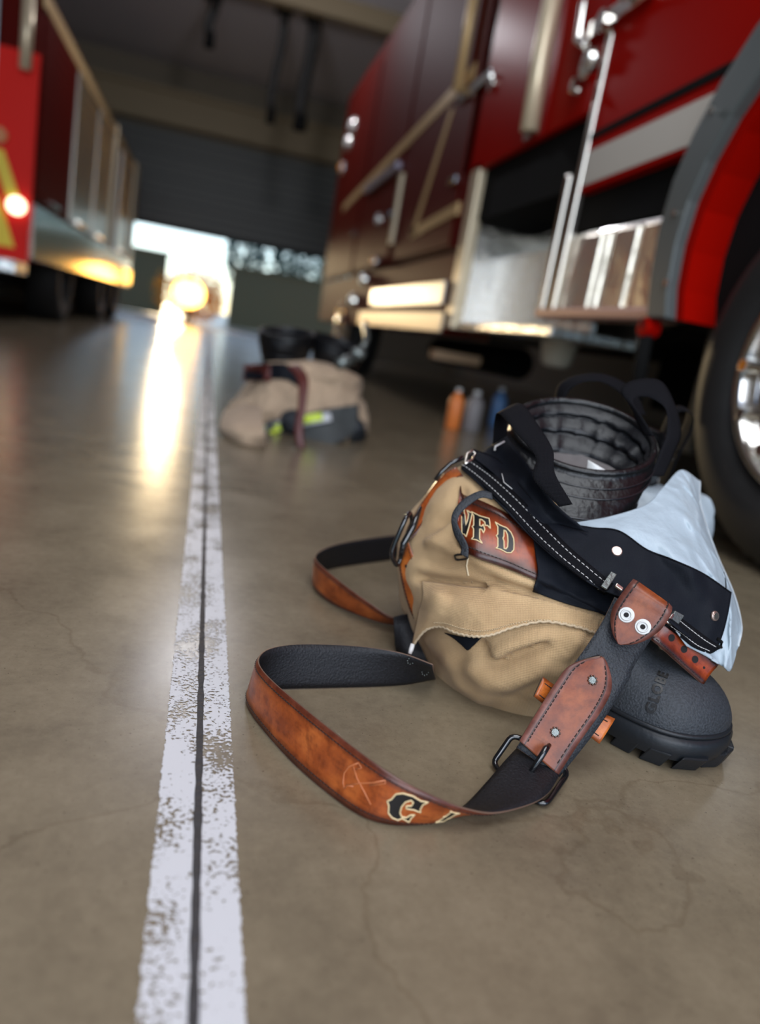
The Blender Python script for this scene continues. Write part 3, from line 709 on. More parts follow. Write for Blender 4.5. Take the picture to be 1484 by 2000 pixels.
# ------------------------------------------------------------------ left fire engine
XL = -1.50
L_ = root('fire_engine', (-2.7, 11, 0), 'fire engine on the left showing bright red and yellow rear striping', 'fire engine')
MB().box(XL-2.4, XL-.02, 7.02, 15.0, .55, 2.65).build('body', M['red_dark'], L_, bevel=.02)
for y0, y1 in ((7.15, 8.6), (8.7, 10.1), (10.2, 11.6), (12.6, 14.0)):
    sh = MB().box(XL-.02, XL, y0, y1, 1.05, 2.45)
    for k in range(14): sh.box(XL, XL+.006, y0+.02, y1-.02, 1.07+k*.1, 1.15+k*.1)
    o = sh.build('shutter', M['red_dark'] if y0 < 8 else M['steel'], L_)
    MB().box(XL, XL+.03, (y0+y1)/2-.2, (y0+y1)/2+.2, 1.06, 1.1).build('shutter_handle', M['chrome'], o, bevel=.004)
MB().box(XL-.01, XL+.02, 7.05, 15.0, .56, 1.0).build('side_panel', M['chrome'], L_, bevel=.006)
MB().box(XL-.01, XL+.012, 7.05, 15.0, 2.46, 2.58).build('gold_trim', M['gold'], L_, bevel=.006)
for a_, b_ in ((14.4, 15.0), (11.7, 11.85)): MB().box(XL-.01, XL+.03, a_, b_, 1.0, 2.62).build('gold_post', M['cream'], L_, bevel=.01)
MB().box(XL-.02, XL+.04, 14.0, 15.05, .60, .84).build('amber_reflection', emis('amber_reflection_glow', (1, .55, .10), 3.5), L_, bevel=.02)  # glowing strip added in place of a yellow reflection on the side
for y in (8.9, 11.9, 13.6):
    rg = [[Vector((XL-.05+x, y+r_*math.cos(2*math.pi*k/48), .49+r_*math.sin(2*math.pi*k/48))) for k in range(48)] for x, r_ in ((-.3, .3), (-.3, .47), (-.25, .49), (0, .49), (.03, .46), (.03, .3), (-.02, .27), (-.02, .05))]
    MB().loft(rg).build('wheel', M['tire'], L_, smooth=True)
# rear face
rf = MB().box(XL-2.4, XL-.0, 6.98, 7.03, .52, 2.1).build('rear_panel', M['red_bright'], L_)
for k in range(6):
    x = XL-.12-k*.4
    MB().prism([(x-.12, .62), (x+.02, .62), (x-.12, 1.0), (x-.26, 1.0)], 'y', 6.965, 6.98).build('yellow_chevron', M['yellow'], L_)
for k in range(6):
    x = XL-.02-k*.4
    MB().prism([(x-.16, 1.0), (x-.06, 1.0), (x-.2, 1.35), (x-.3, 1.35)], 'y', 6.965, 6.98).build('yellow_chevron', M['yellow'], L_)
MB().box(XL-2.3, XL-.3, 6.96, 6.98, 1.6, 2.6).build('rear_shutter', M['steel'], L_)
MB().tube([(XL-.08, 6.9, 1.95), (XL-.08, 6.9, 2.5)], .045, 12).build('grab_rail', M['cream'], L_, smooth=True)
MB().cyl((XL-.12, 6.9, 2.62), (0, 1, 0), .07, .1, 16).cyl((XL-.06, 6.88, 2.82), (0, 1, 0), .07, .1, 16).build('rear_lamp', M['chrome'], L_, bevel=.006)
MB().cyl((XL-.25, 6.93, 1.45), (0, 1, 0), .06, .05, 16).build('amber_lamp', M['amber'], L_)
MB().cyl((XL-.1, 6.93, .95), (0, 1, 0), .07, .05, 16).build('reversing_lamp', emis('reversing_lamp_glow', (1, .85, .55), 3), L_)
MB().box(XL-2.4, XL, 6.6, 7.0, .42, .52).build('tailboard', M['diamond'], L_, bevel=.01)
MB().box(XL-2.2, XL-.3, 7.1, 14.8, .3, .55).build('chassis', M['black'], L_)

# ------------------------------------------------------------------ fire boots (foot frame: origin under the heel, toe direction given)
def ring_pts(c, ax, bx, a, b, n=64, sq=2.0, ph=0):
    out = []
    for k in range(n):
        t = 2*math.pi*k/n+ph; ct, st = math.cos(t), math.sin(t)
        out.append(c+ax*(a*math.copysign(abs(ct)**(2/sq), ct))+bx*(b*math.copysign(abs(st)**(2/sq), st)))
    return out
def make_boot(heel, toe_dir, ring_c, ring_n, ring_ax, ra, rb, label, W_=.066, Lf=.30, letters=True):
    heel = Vector(heel); f = Vector(toe_dir).normalized(); up = Vector((0, 0, 1)); lf = up.cross(f)
    R = root('fire_boot', heel, label, 'boot', 'leather fire boots stuffed into the trousers')
    def P(x, y, z): return heel+f*x+lf*y+up*z
    def half(x):          # half width of the sole along the foot
        t = (x+.03)/Lf; t = min(max(t, 0), 1)
        w = W_*(.78+.02*math.sin(t*3)-.16*math.exp(-((t-.42)/.16)**2)+.24*math.exp(-((t-.78)/.24)**2))
        if t < .12: w *= math.sqrt(max(0, 1-((.12-t)/.12)**2))
        if t > .76: w *= math.sqrt(max(0, 1-((t-.76)/.24)**2.3))
        return w
    xs = [-.03+Lf*(1-math.cos(math.pi*k/40))/2 for k in range(41)]
    def outline(grow, z, dx=0): return [P(x+dx*(1 if x > .1 else -1)*abs(x-.12)/.15, half(x)+grow if 0 < i < 40 else 0, z) for i, x in enumerate(xs)]+[P(x+dx*(1 if x > .1 else -1)*abs(x-.12)/.15, -(half(x)+grow), z) for i, x in list(enumerate(xs))[39:0:-1]]
    sole = MB().loft([outline(-.006, .012), outline(.001, .013, .001), outline(.005, .022, .004), outline(.006, .034, .005), outline(.002, .040, .003), outline(-.003, .041, 0)], True, True).build('sole', M['solerubber'], R, smooth=True)
    e = sole.modifiers.new('edge', 'EDGE_SPLIT'); e.split_angle = math.radians(50)
    # tread lugs round the rim of the sole
    tr = MB()
    k = -.012
    while k < .25:
        for sgn in (1, -1):
            a, b = k, k+.024; sk = .010
            q = []
            for z, g in ((0, -.003), (.022, .0065)):
                q += [P(a+sk*(z > 0), sgn*(half(a)+g), z), P(b+sk*(z > 0), sgn*(half(b)+g), z), P(b+sk*(z > 0), sgn*(half(b)-.022), z), P(a+sk*(z > 0), sgn*(half(a)-.022), z)]
            tr.add(q, [(0, 1, 2, 3), (4, 7, 6, 5), (0, 4, 5, 1), (1, 5, 6, 2), (2, 6, 7, 3), (3, 7, 4, 0)])
        k += .034
    for a in (-.75, -.25, .25, .75):   # lugs under the toe
        c0 = P(.232, 0, 0); d = f*math.cos(a)+lf*math.sin(a); e_ = up.cross(d); rr = .040
        q = []
        for z, g in ((0, .0), (.022, .008)):
            q += [c0+d*(rr+g)-e_*.011+up*z, c0+d*(rr+g)+e_*.011+up*z, c0+d*(rr-.02)+e_*.008+up*z, c0+d*(rr-.02)-e_*.008+up*z]
        tr.add(q, [(0, 1, 2, 3), (4, 7, 6, 5), (0, 4, 5, 1), (1, 5, 6, 2), (2, 6, 7, 3), (3, 7, 4, 0)])
    tr.build('tread', M['solerubber'], sole, bevel=.002)
    # foot: sections across the foot from heel to toe
    rings = []
    def top(x):
        if x < .07: return .16
        if x < .17: return .16-(.052)*((x-.07)/.10)**.8
        t = (x-.17)/.102; return .040+.060*math.sqrt(max(0, 1-max(0, t)**2.6))
    fx = [-.028+.298*(1-math.cos(math.pi*k/34))/2 for k in range(35)]
    for x in fx:
        h = top(x)-.036; w = max(.001, half(x)-.001); rings.append([P(x, w*math.copysign(abs(math.cos(t))**(2/2.35), math.cos(t)), .036+h*max(0, math.sin(t))**(2/2.1 if x > .1 else .8)) for t in [math.pi*k/32 for k in range(33)]])
    ft = MB(); n = 33; vs = [v for q in rings for v in q]; fs = []
    for i in range(len(rings)-1):
        for k in range(n-1): fs.append((i*n+k, i*n+k+1, (i+1)*n+k+1, (i+1)*n+k))
    foot = ft.add(vs, fs).build('foot', M['bootrubber'], R, smooth=True)
    foot_welt = MB().tube([P(x, half(x)+.001, .043) for x in xs[8:40]]+[P(xs[40]-.0, 0, .043)]+[P(x, -(half(x)+.001), .043) for x in xs[39:8:-1]], .0028, 8).build('welt', M['solerubber'], foot, smooth=True)
    if letters:
        c = bpy.data.curves.new('maker_lettering', 'FONT'); c.body = 'GLOBE'; c.size = .0150; c.extrude = .0008; c.space_character = 1.12; c.align_x = 'CENTER'; c.offset = .0006; c.resolution_u = 3
        o = bpy.data.objects.new('tmp', c); COL.objects.link(o); dg = bpy.context.evaluated_depsgraph_get(); dg.update()
        me = bpy.data.meshes.new_from_object(o.evaluated_get(dg)); bpy.data.objects.remove(o)
        tb = tree_of(foot)
        best = (1e9,)
        for i_ in range(60):
            for j_ in range(60):
                s_ = .12+.13*i_/59; g_ = math.radians(40+110*j_/59); dn = (lf*math.cos(g_)+up*math.sin(g_)).normalized(); o_ = P(s_, 0, .045); hit = tb.ray_cast(o_+dn*.2, -dn)
                if hit[0] is not None:
                    a_, b_, _ = proj(hit[0]); best = min(best, ((a_-1274)**2+(b_-1362)**2, s_, math.degrees(g_)))
        LX, LA = best[1], math.radians(best[2])
        bm = bmesh.new(); bm.from_mesh(me)
        for _ in range(2): bmesh.ops.subdivide_edges(bm, edges=[e for e in bm.edges if e.calc_length() > .004], cuts=1)
        for v in bm.verts:
            # text runs along the instep ridge: text x along the foot, text y down the camera-side flank
            x, y, zz = v.co
            ang = LA-x/.066
            dirn = (lf*math.cos(ang)+up*math.sin(ang)).normalized()
            o_ = P(LX-y+.006, 0, .045); hit = tb.ray_cast(o_+dirn*.2, -dirn)
            v.co = (hit[0] if hit[0] is not None else o_+dirn*.06)+dirn*(.0003+zz)
        bm.to_mesh(me); bm.free()
        mk('maker_lettering', me, M['black_ink'], foot, smooth=False)
    # shaft
    ring_c = Vector(ring_c); rn = Vector(ring_n).normalized(); rax = Vector(ring_ax); rax = (rax-rn*rax.dot(rn)).normalized(); rbx = rn.cross(rax)
    A = P(.025, 0, .11); hax = rax.copy(); hax.z = 0; hax.normalize(); hbx = up.cross(hax)
    def sec(t, k):       # t 0 ankle .. 1 rim ; k scale
        q = t*t*(3-2*t); c = A.lerp(ring_c, t)+(up*.02*math.sin(math.pi*t)); ax = hax.lerp(rax, q).normalized(); bx = hbx.lerp(rbx, q).normalized()
        a = .062*(1-q)+ra*q; b = .058*(1-q)+rb*q
        return c, ax, bx, a*k, b*k
    def ringw(t, k, off=0, wav=0, fr=0, n=96, lift=0):
        c, ax, bx, a, b = sec(t, k); nn = ax.cross(bx); nn = nn if nn.z > 0 else -nn
        return [c+nn*(lift+0)+ax*((a+off+wav*math.cos(fr*th))*math.cos(th))+bx*((b+off+wav*math.cos(fr*th))*math.sin(th)) for th in [2*math.pi*i/n for i in range(n)]]
    outer = []
    for i in range(25):
        t = i/24; off = .0035*noise.noise(Vector((t*5, 1.3, 0)))
        rg = ringw(t, 1, off)
        rg = [p+(p-ring_c).normalized()*.004*noise.noise(p*22+Vector((3, 0, 0))) for p in rg] if t < .93 else rg
        outer.append(rg)
    lip = []
    for i in range(9):
        a = math.pi*i/8; lip.append([p for p in ringw(1, 1, -.0055+.0055*math.cos(a), lift=.0055*math.sin(a))])
    sh = MB().loft(outer+lip[1:]).build('shaft', M['bootleather'], R, smooth=True)
    for t_, rr in ((.80, .0016), (.90, .0012), (.60, .0016)):
        MB().tube(ringw(t_, 1, .0012), rr, 6, closed=True).build('piping', M['bootfine'], sh, smooth=True)
    st_ = MB()
    # padded ribs inside: rolls going down
    inn = []
    for i in range(60):
        u_ = i/59; d = u_*.078; bulge = .011*abs(math.sin(u_*math.pi*3))**.8
        c, ax, bx, a, b = sec(1-d/.215, 1); rg = []
        for th in [2*math.pi*k/128 for k in range(128)]:
            pk = .0022*abs(math.sin(th*9+.6*int(u_*3)))**.5 if u_ < .98 else 0
            o_ = -.007-bulge*.9+pk*2.2*math.sin(u_*math.pi)+.0015*noise.noise(Vector((math.cos(th)*5, math.sin(th)*5, u_*9)))
            rg.append(c+ax*((a+o_)*math.cos(th))+bx*((b+o_)*math.sin(th)))
        inn.append(rg)
    MB().loft(inn).build('padded_collar', M['collar'], R, smooth=True)
    low = []
    for i in range(14):
        u_ = i/13; c, ax, bx, a, b = sec(1-(.070+.07*u_)/.215, 1); cc = c
        low.append([cc+ax*((a-.014-.008*u_+.003*math.sin(3*th+u_*4)))*math.cos(th)+bx*((b-.014-.008*u_+.003*math.sin(4*th)))*math.sin(th) for th in [2*math.pi*k/64 for k in range(64)]])
    MB().loft(low, cap1=True).build('lining', M['lining'], R, smooth=True)
    def loop(th, wdt, hgt, lean=0, mat_='webbing', inside=-.055, outside=-.09, skew=0, fold=0):
        """pull strap: stands over the rim at angle th, sewn inside and outside"""
        c, ax, bx, a, b = sec(1, 1)
        def rimp(t2, off, d): return c+ax*((a+off)*math.cos(t2))+bx*((b+off)*math.sin(t2))+rn*d
        A_, B_ = [], []
        prof = [(.004, outside), (.006, outside*.55), (.008, -.01), (.012+lean*.3, .5*hgt), (.008+lean*.8, .88*hgt), (-.006+lean, hgt), (-.020+lean*.8, .86*hgt), (-.024+lean*.2, .4*hgt), (-.024, -.01), (-.022, inside)]
        for i, (off, d) in enumerate(prof):
            sk = skew*(d/hgt if d > 0 else 0); w2 = wdt/2/((a+b)/2)
            A_.append(rimp(th-w2+sk, off, d)); B_.append(rimp(th+w2+sk, off, d))
        rb = Ribbon(A_, B_, 60, across=4); o = rb.build('pull_strap', [M[mat_]]*3, R, .002); return rb
    return R, dict(P=P, sec=sec, rn=rn, rax=rax, rbx=rbx, loop=loop, ringw=ringw, foot=foot, shaft=sh)
LSIDE = 1
ring_c = Vector((.500, .905, .322))
rn = Vector((-.20, -.46, .86))
boot_ax = Vector((.87, -.49, 0))
b1, B1 = make_boot((.425, .832, 0), (.72, -.69, 0), ring_c, rn, boot_ax, .099, .084, 'dusty black leather fire boot with open padded top, its rubber toe sticking out in front', W_=.074)
b2, B2 = make_boot((.66, 1.16, 0), (.75, -.66, 0), (.675, 1.09, .318), (-.05, -.22, .97), boot_ax, .085, .075, 'second black fire boot, standing behind the open padded one, only its top showing', letters=False)
def face(rb):
    i = rb.n//2
    if rb.N[i][rb.w//2].dot(CAM-rb.grid[i][rb.w//2]) < 0: rb.N = [[-q for q in r] for r in rb.N]
    return rb
# pull straps, sewn to the outside, arching over the rim
face(Ribbon([PD(1092, 990, .838), PD(1042, 935, .838), PD(1046, 893, .855), PD(1012, 850, .885), PD(975, 808, .925), PD(966, 822, .955), PD(962, 868, .965)],
            [PD(1118, 985, .838), PD(1084, 925, .838), PD(1080, 880, .858), PD(1056, 838, .890), PD(1020, 790, .93), PD(992, 800, .96), PD(990, 850, .965)], 60, across=4)).build('pull_strap', [M['webbing']]*3, b1, .0024)
face(Ribbon([PD(1296, 930, .97), PD(1318, 880, .985), PD(1330, 845, .99), PD(1318, 790, .995), PD(1290, 744, 1.0), PD(1240, 742, 1.0), PD(1212, 762, .995), PD(1232, 800, .985), PD(1256, 850, .975)],
            [PD(1270, 930, .955), PD(1290, 880, .965), PD(1302, 845, .975), PD(1300, 800, .98), PD(1272, 778, .985), PD(1248, 775, .985), PD(1236, 785, .98), PD(1252, 812, .97), PD(1278, 852, .96)], 70, across=4)).build('pull_strap', [M['webbing']]*3, b1, .0024)
face(Ribbon([PD(1080, 800, 1.13), PD(1090, 752, 1.12), PD(1130, 732, 1.11), PD(1185, 732, 1.11), PD(1235, 760, 1.11), PD(1262, 810, 1.12)],
            [PD(1098, 800, 1.11), PD(1110, 765, 1.10), PD(1140, 746, 1.09), PD(1180, 748, 1.09), PD(1218, 774, 1.09), PD(1242, 812, 1.10)], 50, across=4)).build('pull_strap', [M['webbing']]*3, b2, .0024)
B2['loop'](math.radians(15), .034, .06)
# white care tag inside the open boot
c, ax, bx, a, b = B1['sec'](1, 1)
q = c-B1['rn']*.085+bx*0
tg = Ribbon([PD(1148, 898, .955), PD(1145, 925, .955)], [PD(1186, 920, .95), PD(1180, 940, .95)], 6, across=2)
tg.build('care_tag', [M['whiteplastic']]*3, b1, .0006)
# stamped letter on the shaft
def stroke_text(parent, segs, m, r=.0007):
    mb = MB(); [mb.tube(s_, r, 5) for s_ in segs]; return mb.build('stamped_letters', m, parent, smooth=True)

# ------------------------------------------------------------------ turnout trousers
TR = root('turnout_trousers', (.5, .9, 0), 'tan canvas turnout trousers bunched down around the black boots, with black waistband and silver lining', 'trousers')
TAB = {0: [.17, .17, .19, .19, .18, .175, .168, .188, .192, .155, .12, .15],
    .02: [.18, .18, .19, .19, .185, .185, .182, .200, .200, .166, .13, .15],
    .05: [.18, .19, .19, .19, .19, .198, .200, .212, .208, .180, .145, .155],
    .10: [.18, .19, .19, .19, .19, .205, .214, .216, .210, .192, .165, .17],
    .15: [.18, .19, .19, .18, .18, .205, .214, .206, .190, .180, .175, .18],
    .20: [.18, .18, .17, .16, .16, .185, .195, .180, .164, .160, .165, .18],
    .24: [.16, .16, .14, .13, .14, .160, .172, .145, .130, .128, .14, .16],
    .262: [.12, .12, .11, .11, .12, .13, .14, .115, .100, .10, .11, .12],
    .27: [.07]*12}
def blob_mesh(cx, cy, tab, nr=90, na=220, sc=1, seed=0, lump=.008, rot=0, drop=0):
    zs = sorted(tab); rows = [np.array(tab[z]) for z in zs]; zz = [np.array([z]) for z in zs]; vs = []; fs = []
    for j in range(nr+1):
        t = (len(zs)-1)*j/nr; rr = catmull(rows, t); z = float(catmull(zz, t)[0])
        for i in range(na):
            a = 2*math.pi*i/na; x = i*12/na; k = int(x); f = x-k
            p = [rr[(k+d) % 12] for d in (-1, 0, 1, 2)]
            r_ = .5*((2*p[1])+(-p[0]+p[2])*f+(2*p[0]-5*p[1]+4*p[2]-p[3])*f*f+(-p[0]+3*p[1]-3*p[2]+p[3])*f**3)
            q = Vector((math.cos(a+rot)*r_, math.sin(a+rot)*r_, z))
            edge = min(1, z/.03)*min(1, (.28-z)/.05+.2)
            d = noise.fractal(q*7+Vector((seed, 2, 0)), .9, 2, 3)*lump*edge+noise.fractal(q*26+Vector((seed, 9, 1)), .9, 2, 3)*lump*.22*edge
            wf = .5-.5*math.cos(max(0, min(1, (((math.degrees(a)-205) % 360))/75))*math.pi) if (math.degrees(a)-205) % 360 < 200 else (1-min(1, (((math.degrees(a)-205) % 360)-200)/60) if (math.degrees(a)-205) % 360 < 260 else 0)
            q.z *= 1-drop*wf*min(1, z/.25)**1.5
            q.x += math.cos(a+rot)*d; q.y += math.sin(a+rot)*d
            vs.append(Vector((cx, cy, 0))+q*sc)
    for j in range(nr):
        for i in range(na): fs.append((j*na+i, j*na+(i+1) % na, (j+1)*na+(i+1) % na, (j+1)*na+i))
    fs.append(tuple(range(nr*na, (nr+1)*na)))
    return vs, fs
def polydist(x, y, P):
    best = 1e9
    for (x0, y0), (x1, y1) in zip(P, P[1:]):
        dx, dy = x1-x0, y1-y0; t = max(0, min(1, ((x-x0)*dx+(y-y0)*dy)/(dx*dx+dy*dy))); d = math.hypot(x-x0-t*dx, y-y0-t*dy)
        if d < best: best = d
    return best
FOLDS = [   # pixel polyline, width px, height m (creases negative)
    ([(818, 1128), (850, 1133), (905, 1140), (935, 1146)], 8, -.012),
    ([(935, 1146), (965, 1135), (985, 1148), (1040, 1160)], 8, -.006),
    ([(925, 1082), (945, 1100), (985, 1122), (1040, 1142)], 14, .009),
    ([(950, 1128), (985, 1140), (1035, 1152)], 6, -.006),
    ([(845, 1060), (872, 1066), (900, 1082)], 12, .008),
    ([(905, 1010), (880, 1030), (862, 1050)], 10, .006),
    ([(835, 1098), (862, 1104), (895, 1100)], 9, -.004),
    ([(900, 960), (885, 1000), (868, 1020)], 12, -.006),
    ([(940, 1262), (950, 1290), (975, 1300), (1005, 1280), (1060, 1262)], 10, -.010),
    ([(975, 1275), (1000, 1262), (1060, 1240)], 14, .008),
    ([(930, 1300), (955, 1325), (1000, 1330), (1080, 1300), (1130, 1250)], 24, .010),
    ([(880, 1290), (900, 1330), (940, 1360)], 18, .005),
    ([(1090, 1290), (1050, 1330), (1000, 1360)], 14, -.005),
    ([(1180, 1200), (1150, 1240), (1120, 1290)], 10, -.006),
    ([(1240, 1300), (1270, 1320), (1300, 1300)], 12, .006)]
vs, fs = blob_mesh(.5, .9, TAB, lump=.010, drop=.27)
cen = Vector((.5, .9, .12)); V2 = []
for p in vs:
    x, y, d = proj(p); nrm = (p-cen).normalized(); k = 0
    if nrm.dot((CAM-p).normalized()) > 0 and 780 < x < 1380 and 900 < y < 1420:
        for pl_, w, hgt in FOLDS:
            q = polydist(x, y, pl_)
            if q < 3*w: k += 1.35*hgt*math.exp(-(q/w)**2)
    V2.append(p+nrm*k)
shell = mk('trouser_legs', mesh('trouser_legs', V2, fs), M['canvas'], TR)
TREES.append(tree_of(shell))

def px(rows, **k):
    """rows of (x, y[, distance]); without distance the point is laid on what is beneath"""
    out = []
    for r in rows:
        q = []
        for t in r:
            if len(t) == 3: q.append(PD(*t))
            else:
                best, L, d = surf_hit(PD(t[0], t[1], 3)); q.append(CAM+d*best if best else None)
        # fill the gaps with the nearest known depth
        for i, v in enumerate(q):
            if v is None:
                for s_ in range(1, 99):
                    c_ = [q[j] for j in (i-s_, i+s_) if 0 <= j < len(q) and q[j] is not None]
                    if c_: dd = proj(c_[0])[2]; q[i] = PD(r[i][0], r[i][1], dd); break
                else: q[i] = PD(r[i][0], r[i][1], .9)
        out.append(q)
    return out
def on(x, y, c=0):
    best, L, d = surf_hit(PD(x, y, 3)); return CAM+d*(best-c) if best else PD(x, y, .9)

# the other trouser leg, slumped round the second boot, with its silver cuff
vs, fs = blob_mesh(.70, 1.12, {0: [.135]*12, .03: [.15]*12, .09: [.155]*12, .15: [.14]*12, .19: [.125]*12, .20: [.10]*12}, 40, 110, seed=31, lump=.012)
mk('trouser_leg', mesh('trouser_leg', vs, fs), M['canvas'], TR)
vs, fs = blob_mesh(.715, 1.10, {.12: [.125]*12, .17: [.140]*12, .21: [.132]*12, .24: [.112]*12, .245: [.098]*12}, 30, 110, seed=17, lump=.014)
mk('silver_cuff', mesh('silver_cuff', vs, fs), M['silver'], TR)

# front overlap of the trousers with raw stitched hem
rows = px([[(824, 1136), (850, 1139), (880, 1142), (905, 1146), (935, 1148), (965, 1152), (1000, 1158), (1060, 1172), (1120, 1190), (1175, 1205)],
           [(826, 1165), (852, 1160), (882, 1170), (908, 1175), (938, 1180), (968, 1184), (1003, 1188), (1062, 1194), (1122, 1206), (1170, 1216)],
           [(817, 1200), (843, 1195), (880, 1202), (910, 1208), (940, 1212), (970, 1210), (1002, 1205), (1062, 1204), (1122, 1214), (1168, 1226)],
           [(805, 1262), (830, 1232), (858, 1224), (890, 1236), (925, 1243), (960, 1240), (1000, 1226), (1060, 1214), (1120, 1223), (1165, 1237)]])
lift = [[0, 0, 0, 0, 0, 0, 0, 0, 0, 0], [.012, .024, .012, .012, .012, .010, .008, .006, .004, .002], [.016, .022, .016, .018, .018, .014, .010, .006, .004, .003], [.014, .034, .016, .024, .028, .020, .010, .005, .004, .003]]
rows = [[p+(CAM-p).normalized()*l for p, l in zip(r, q)] for r, q in zip(rows, lift)]
fl = Sheet(rows, 90, 26, clear=.0025, wrinkle=.003, wscale=30, seed=4, relax=2)
flo = fl.build('front_flap', M['canvas'], TR, .0022)
hem = MB(); e_ = fl.g[-1]
pts = [e_[i]+(CAM-e_[i]).normalized()*.001+Vector((0, 0, .0008*math.sin(i*2.3))) for i in range(len(e_))]
hem.tube(pts, .0016, 6).build('frayed_hem', mat('pale_thread', (.55, .42, .27), .9, bump=1, bscale=900), flo, smooth=True)
hs = MB(); g2 = fl.g[-4]
for i in range(14, 86): 
    p = g2[i]+(CAM-g2[i]).normalized()*.0018; q = g2[i+1]+(CAM-g2[i+1]).normalized()*.0018
    hs.tube([p, p.lerp(q, .6)], .0008, 5)
hs.build('stitching', mat('tan_thread', (.50, .37, .22), .9), flo, smooth=True)
tipo = MB().tube([PD(806, 1258, .905), PD(803, 1268, .903), PD(800, 1277, .90)], .0028, 7, rs=[.0028, .0030, .0022]).build('frayed_threads', M['whitethread'], flo, smooth=True)
# dark triangle of lining showing under the flap
tri = Sheet([[on(868, 1236, .004), on(905, 1244, .004), on(948, 1238, .004)], [on(885, 1246, .004), on(910, 1256, .004), on(940, 1246, .004)], [on(905, 1262, .004), on(914, 1270, .004), on(925, 1260, .004)]], 16, 10, clear=.003)
tri.build('lining_corner', M['blackcloth'], TR)
# pale seam across the pocket
sm = MB().tube([on(914, 1090, .001), on(911, 1105, .001), on(914, 1122, .001), on(922, 1137, .001)], .0010, 6)
sm.build('seam', mat('seam_thread', (.62, .50, .33), .8), TR, smooth=True)

# leather belt marked with black letters, run round the waist under the band
LB = root('leather_belt', (.42, .80, 0), 'dark red-brown leather belt with black VFD letters, threaded round the trouser waist', 'belt')
A = [on(899, 948, .004), on(905, 966, .004), on(930, 974, .005), on(985, 1000, .005), on(1045, 1042, .005), on(1110, 1085, .005), on(1180, 1128, .006), on(1240, 1162, .008), PD(1300, 1202, .832), PD(1350, 1247, .836), PD(1403, 1297, .842)]
B = [on(888, 1035, .004), on(902, 1072, .004), on(928, 1088, .005), on(985, 1108, .005), on(1045, 1132, .005), on(1110, 1160, .005), on(1170, 1190, .006), on(1222, 1215, .008), PD(1272, 1250, .826), PD(1320, 1292, .830), PD(1372, 1338, .834)]
belt = Ribbon(A, B, 120, clear=.003, across=8, bulge=.0025)
if belt.N[40][4].dot(CAM-belt.grid[40][4]) < 0: belt.N = [[-q for q in r] for r in belt.N]
belt.build('strap', [M['leather_belt'], M['innerleather'], M['edge']], LB, .004)
belt.stitches('stitching', M['thread'], belt.obj, vs=(.11, .89), step=.0048, ln=.0034)
def u_of(rb, x, y):
    best = (1e9, 0, 0)
    for i in range(rb.n+1):
        for j in range(rb.w+1):
            a, b, _ = proj(rb.grid[i][j]); d = (a-x)**2+(b-y)**2
            if d < best[0]: best = (d, rb.U[i], j/rb.w)
    return best[1], best[2]
GL = {
 'F': ([(.10, 0), (.16, .06), (.20, .10), (.20, .40), (.12, .47), (.20, .54), (.20, .88), (.12, .93), (.06, 1.0), (.50, .97), (.95, 1.02), (.98, .86), (1.0, .66), (.88, .74), (.76, .70), (.74, .82), (.62, .86), (.50, .86), (.50, .62), (.60, .62), (.66, .72), (.74, .56), (.68, .40), (.60, .50), (.50, .50), (.50, .12), (.56, .06), (.64, 0), (.36, .04)],),
 'D': ([(.04, 0), (.14, .07), (.16, .12), (.16, .42), (.08, .50), (.16, .58), (.16, .86), (.10, .93), (.02, 1.0), (.30, .97), (.62, 1.0), (.84, .92), (.98, .74), (1.0, .5), (.98, .26), (.84, .08), (.62, 0), (.30, .03)], [(.48, .86), (.47, .60), (.42, .52), (.47, .42), (.48, .12), (.58, .14), (.66, .26), (.68, .5), (.66, .74), (.58, .85)]),
 'V': ([(.36, -.02), (.52, .04), (.64, -.02), (.92, .82), (1.02, 1.0), (.80, .96), (.60, 1.0), (.68, .86), (.56, .42), (.40, .86), (.48, 1.0), (.24, .96), (-.02, 1.0), (.10, .84)],),
 'G': ([(.50, 1.02), (.60, .92), (.76, .98), (.90, 1.04), (.88, .86), (.92, .66), (.80, .72), (.72, .86), (.56, .86), (.44, .72), (.40, .50), (.44, .28), (.56, .14), (.66, .18), (.66, .34), (.52, .40), (.56, .50), (.80, .46), (1.06, .50), (.98, .38), (.96, .14), (1.06, -.04), (.84, .02), (.56, -.04), (.26, .02), (.08, .16), (.02, .38), (-.08, .50), (.02, .62), (.10, .86), (.28, .98)],),
 'I': ([(.20, 0), (.30, .08), (.32, .42), (.24, .5), (.32, .58), (.30, .92), (.20, 1.0), (.5, .96), (.8, 1.0), (.70, .92), (.68, .58), (.76, .5), (.68, .42), (.70, .08), (.8, 0), (.5, .04)],)}
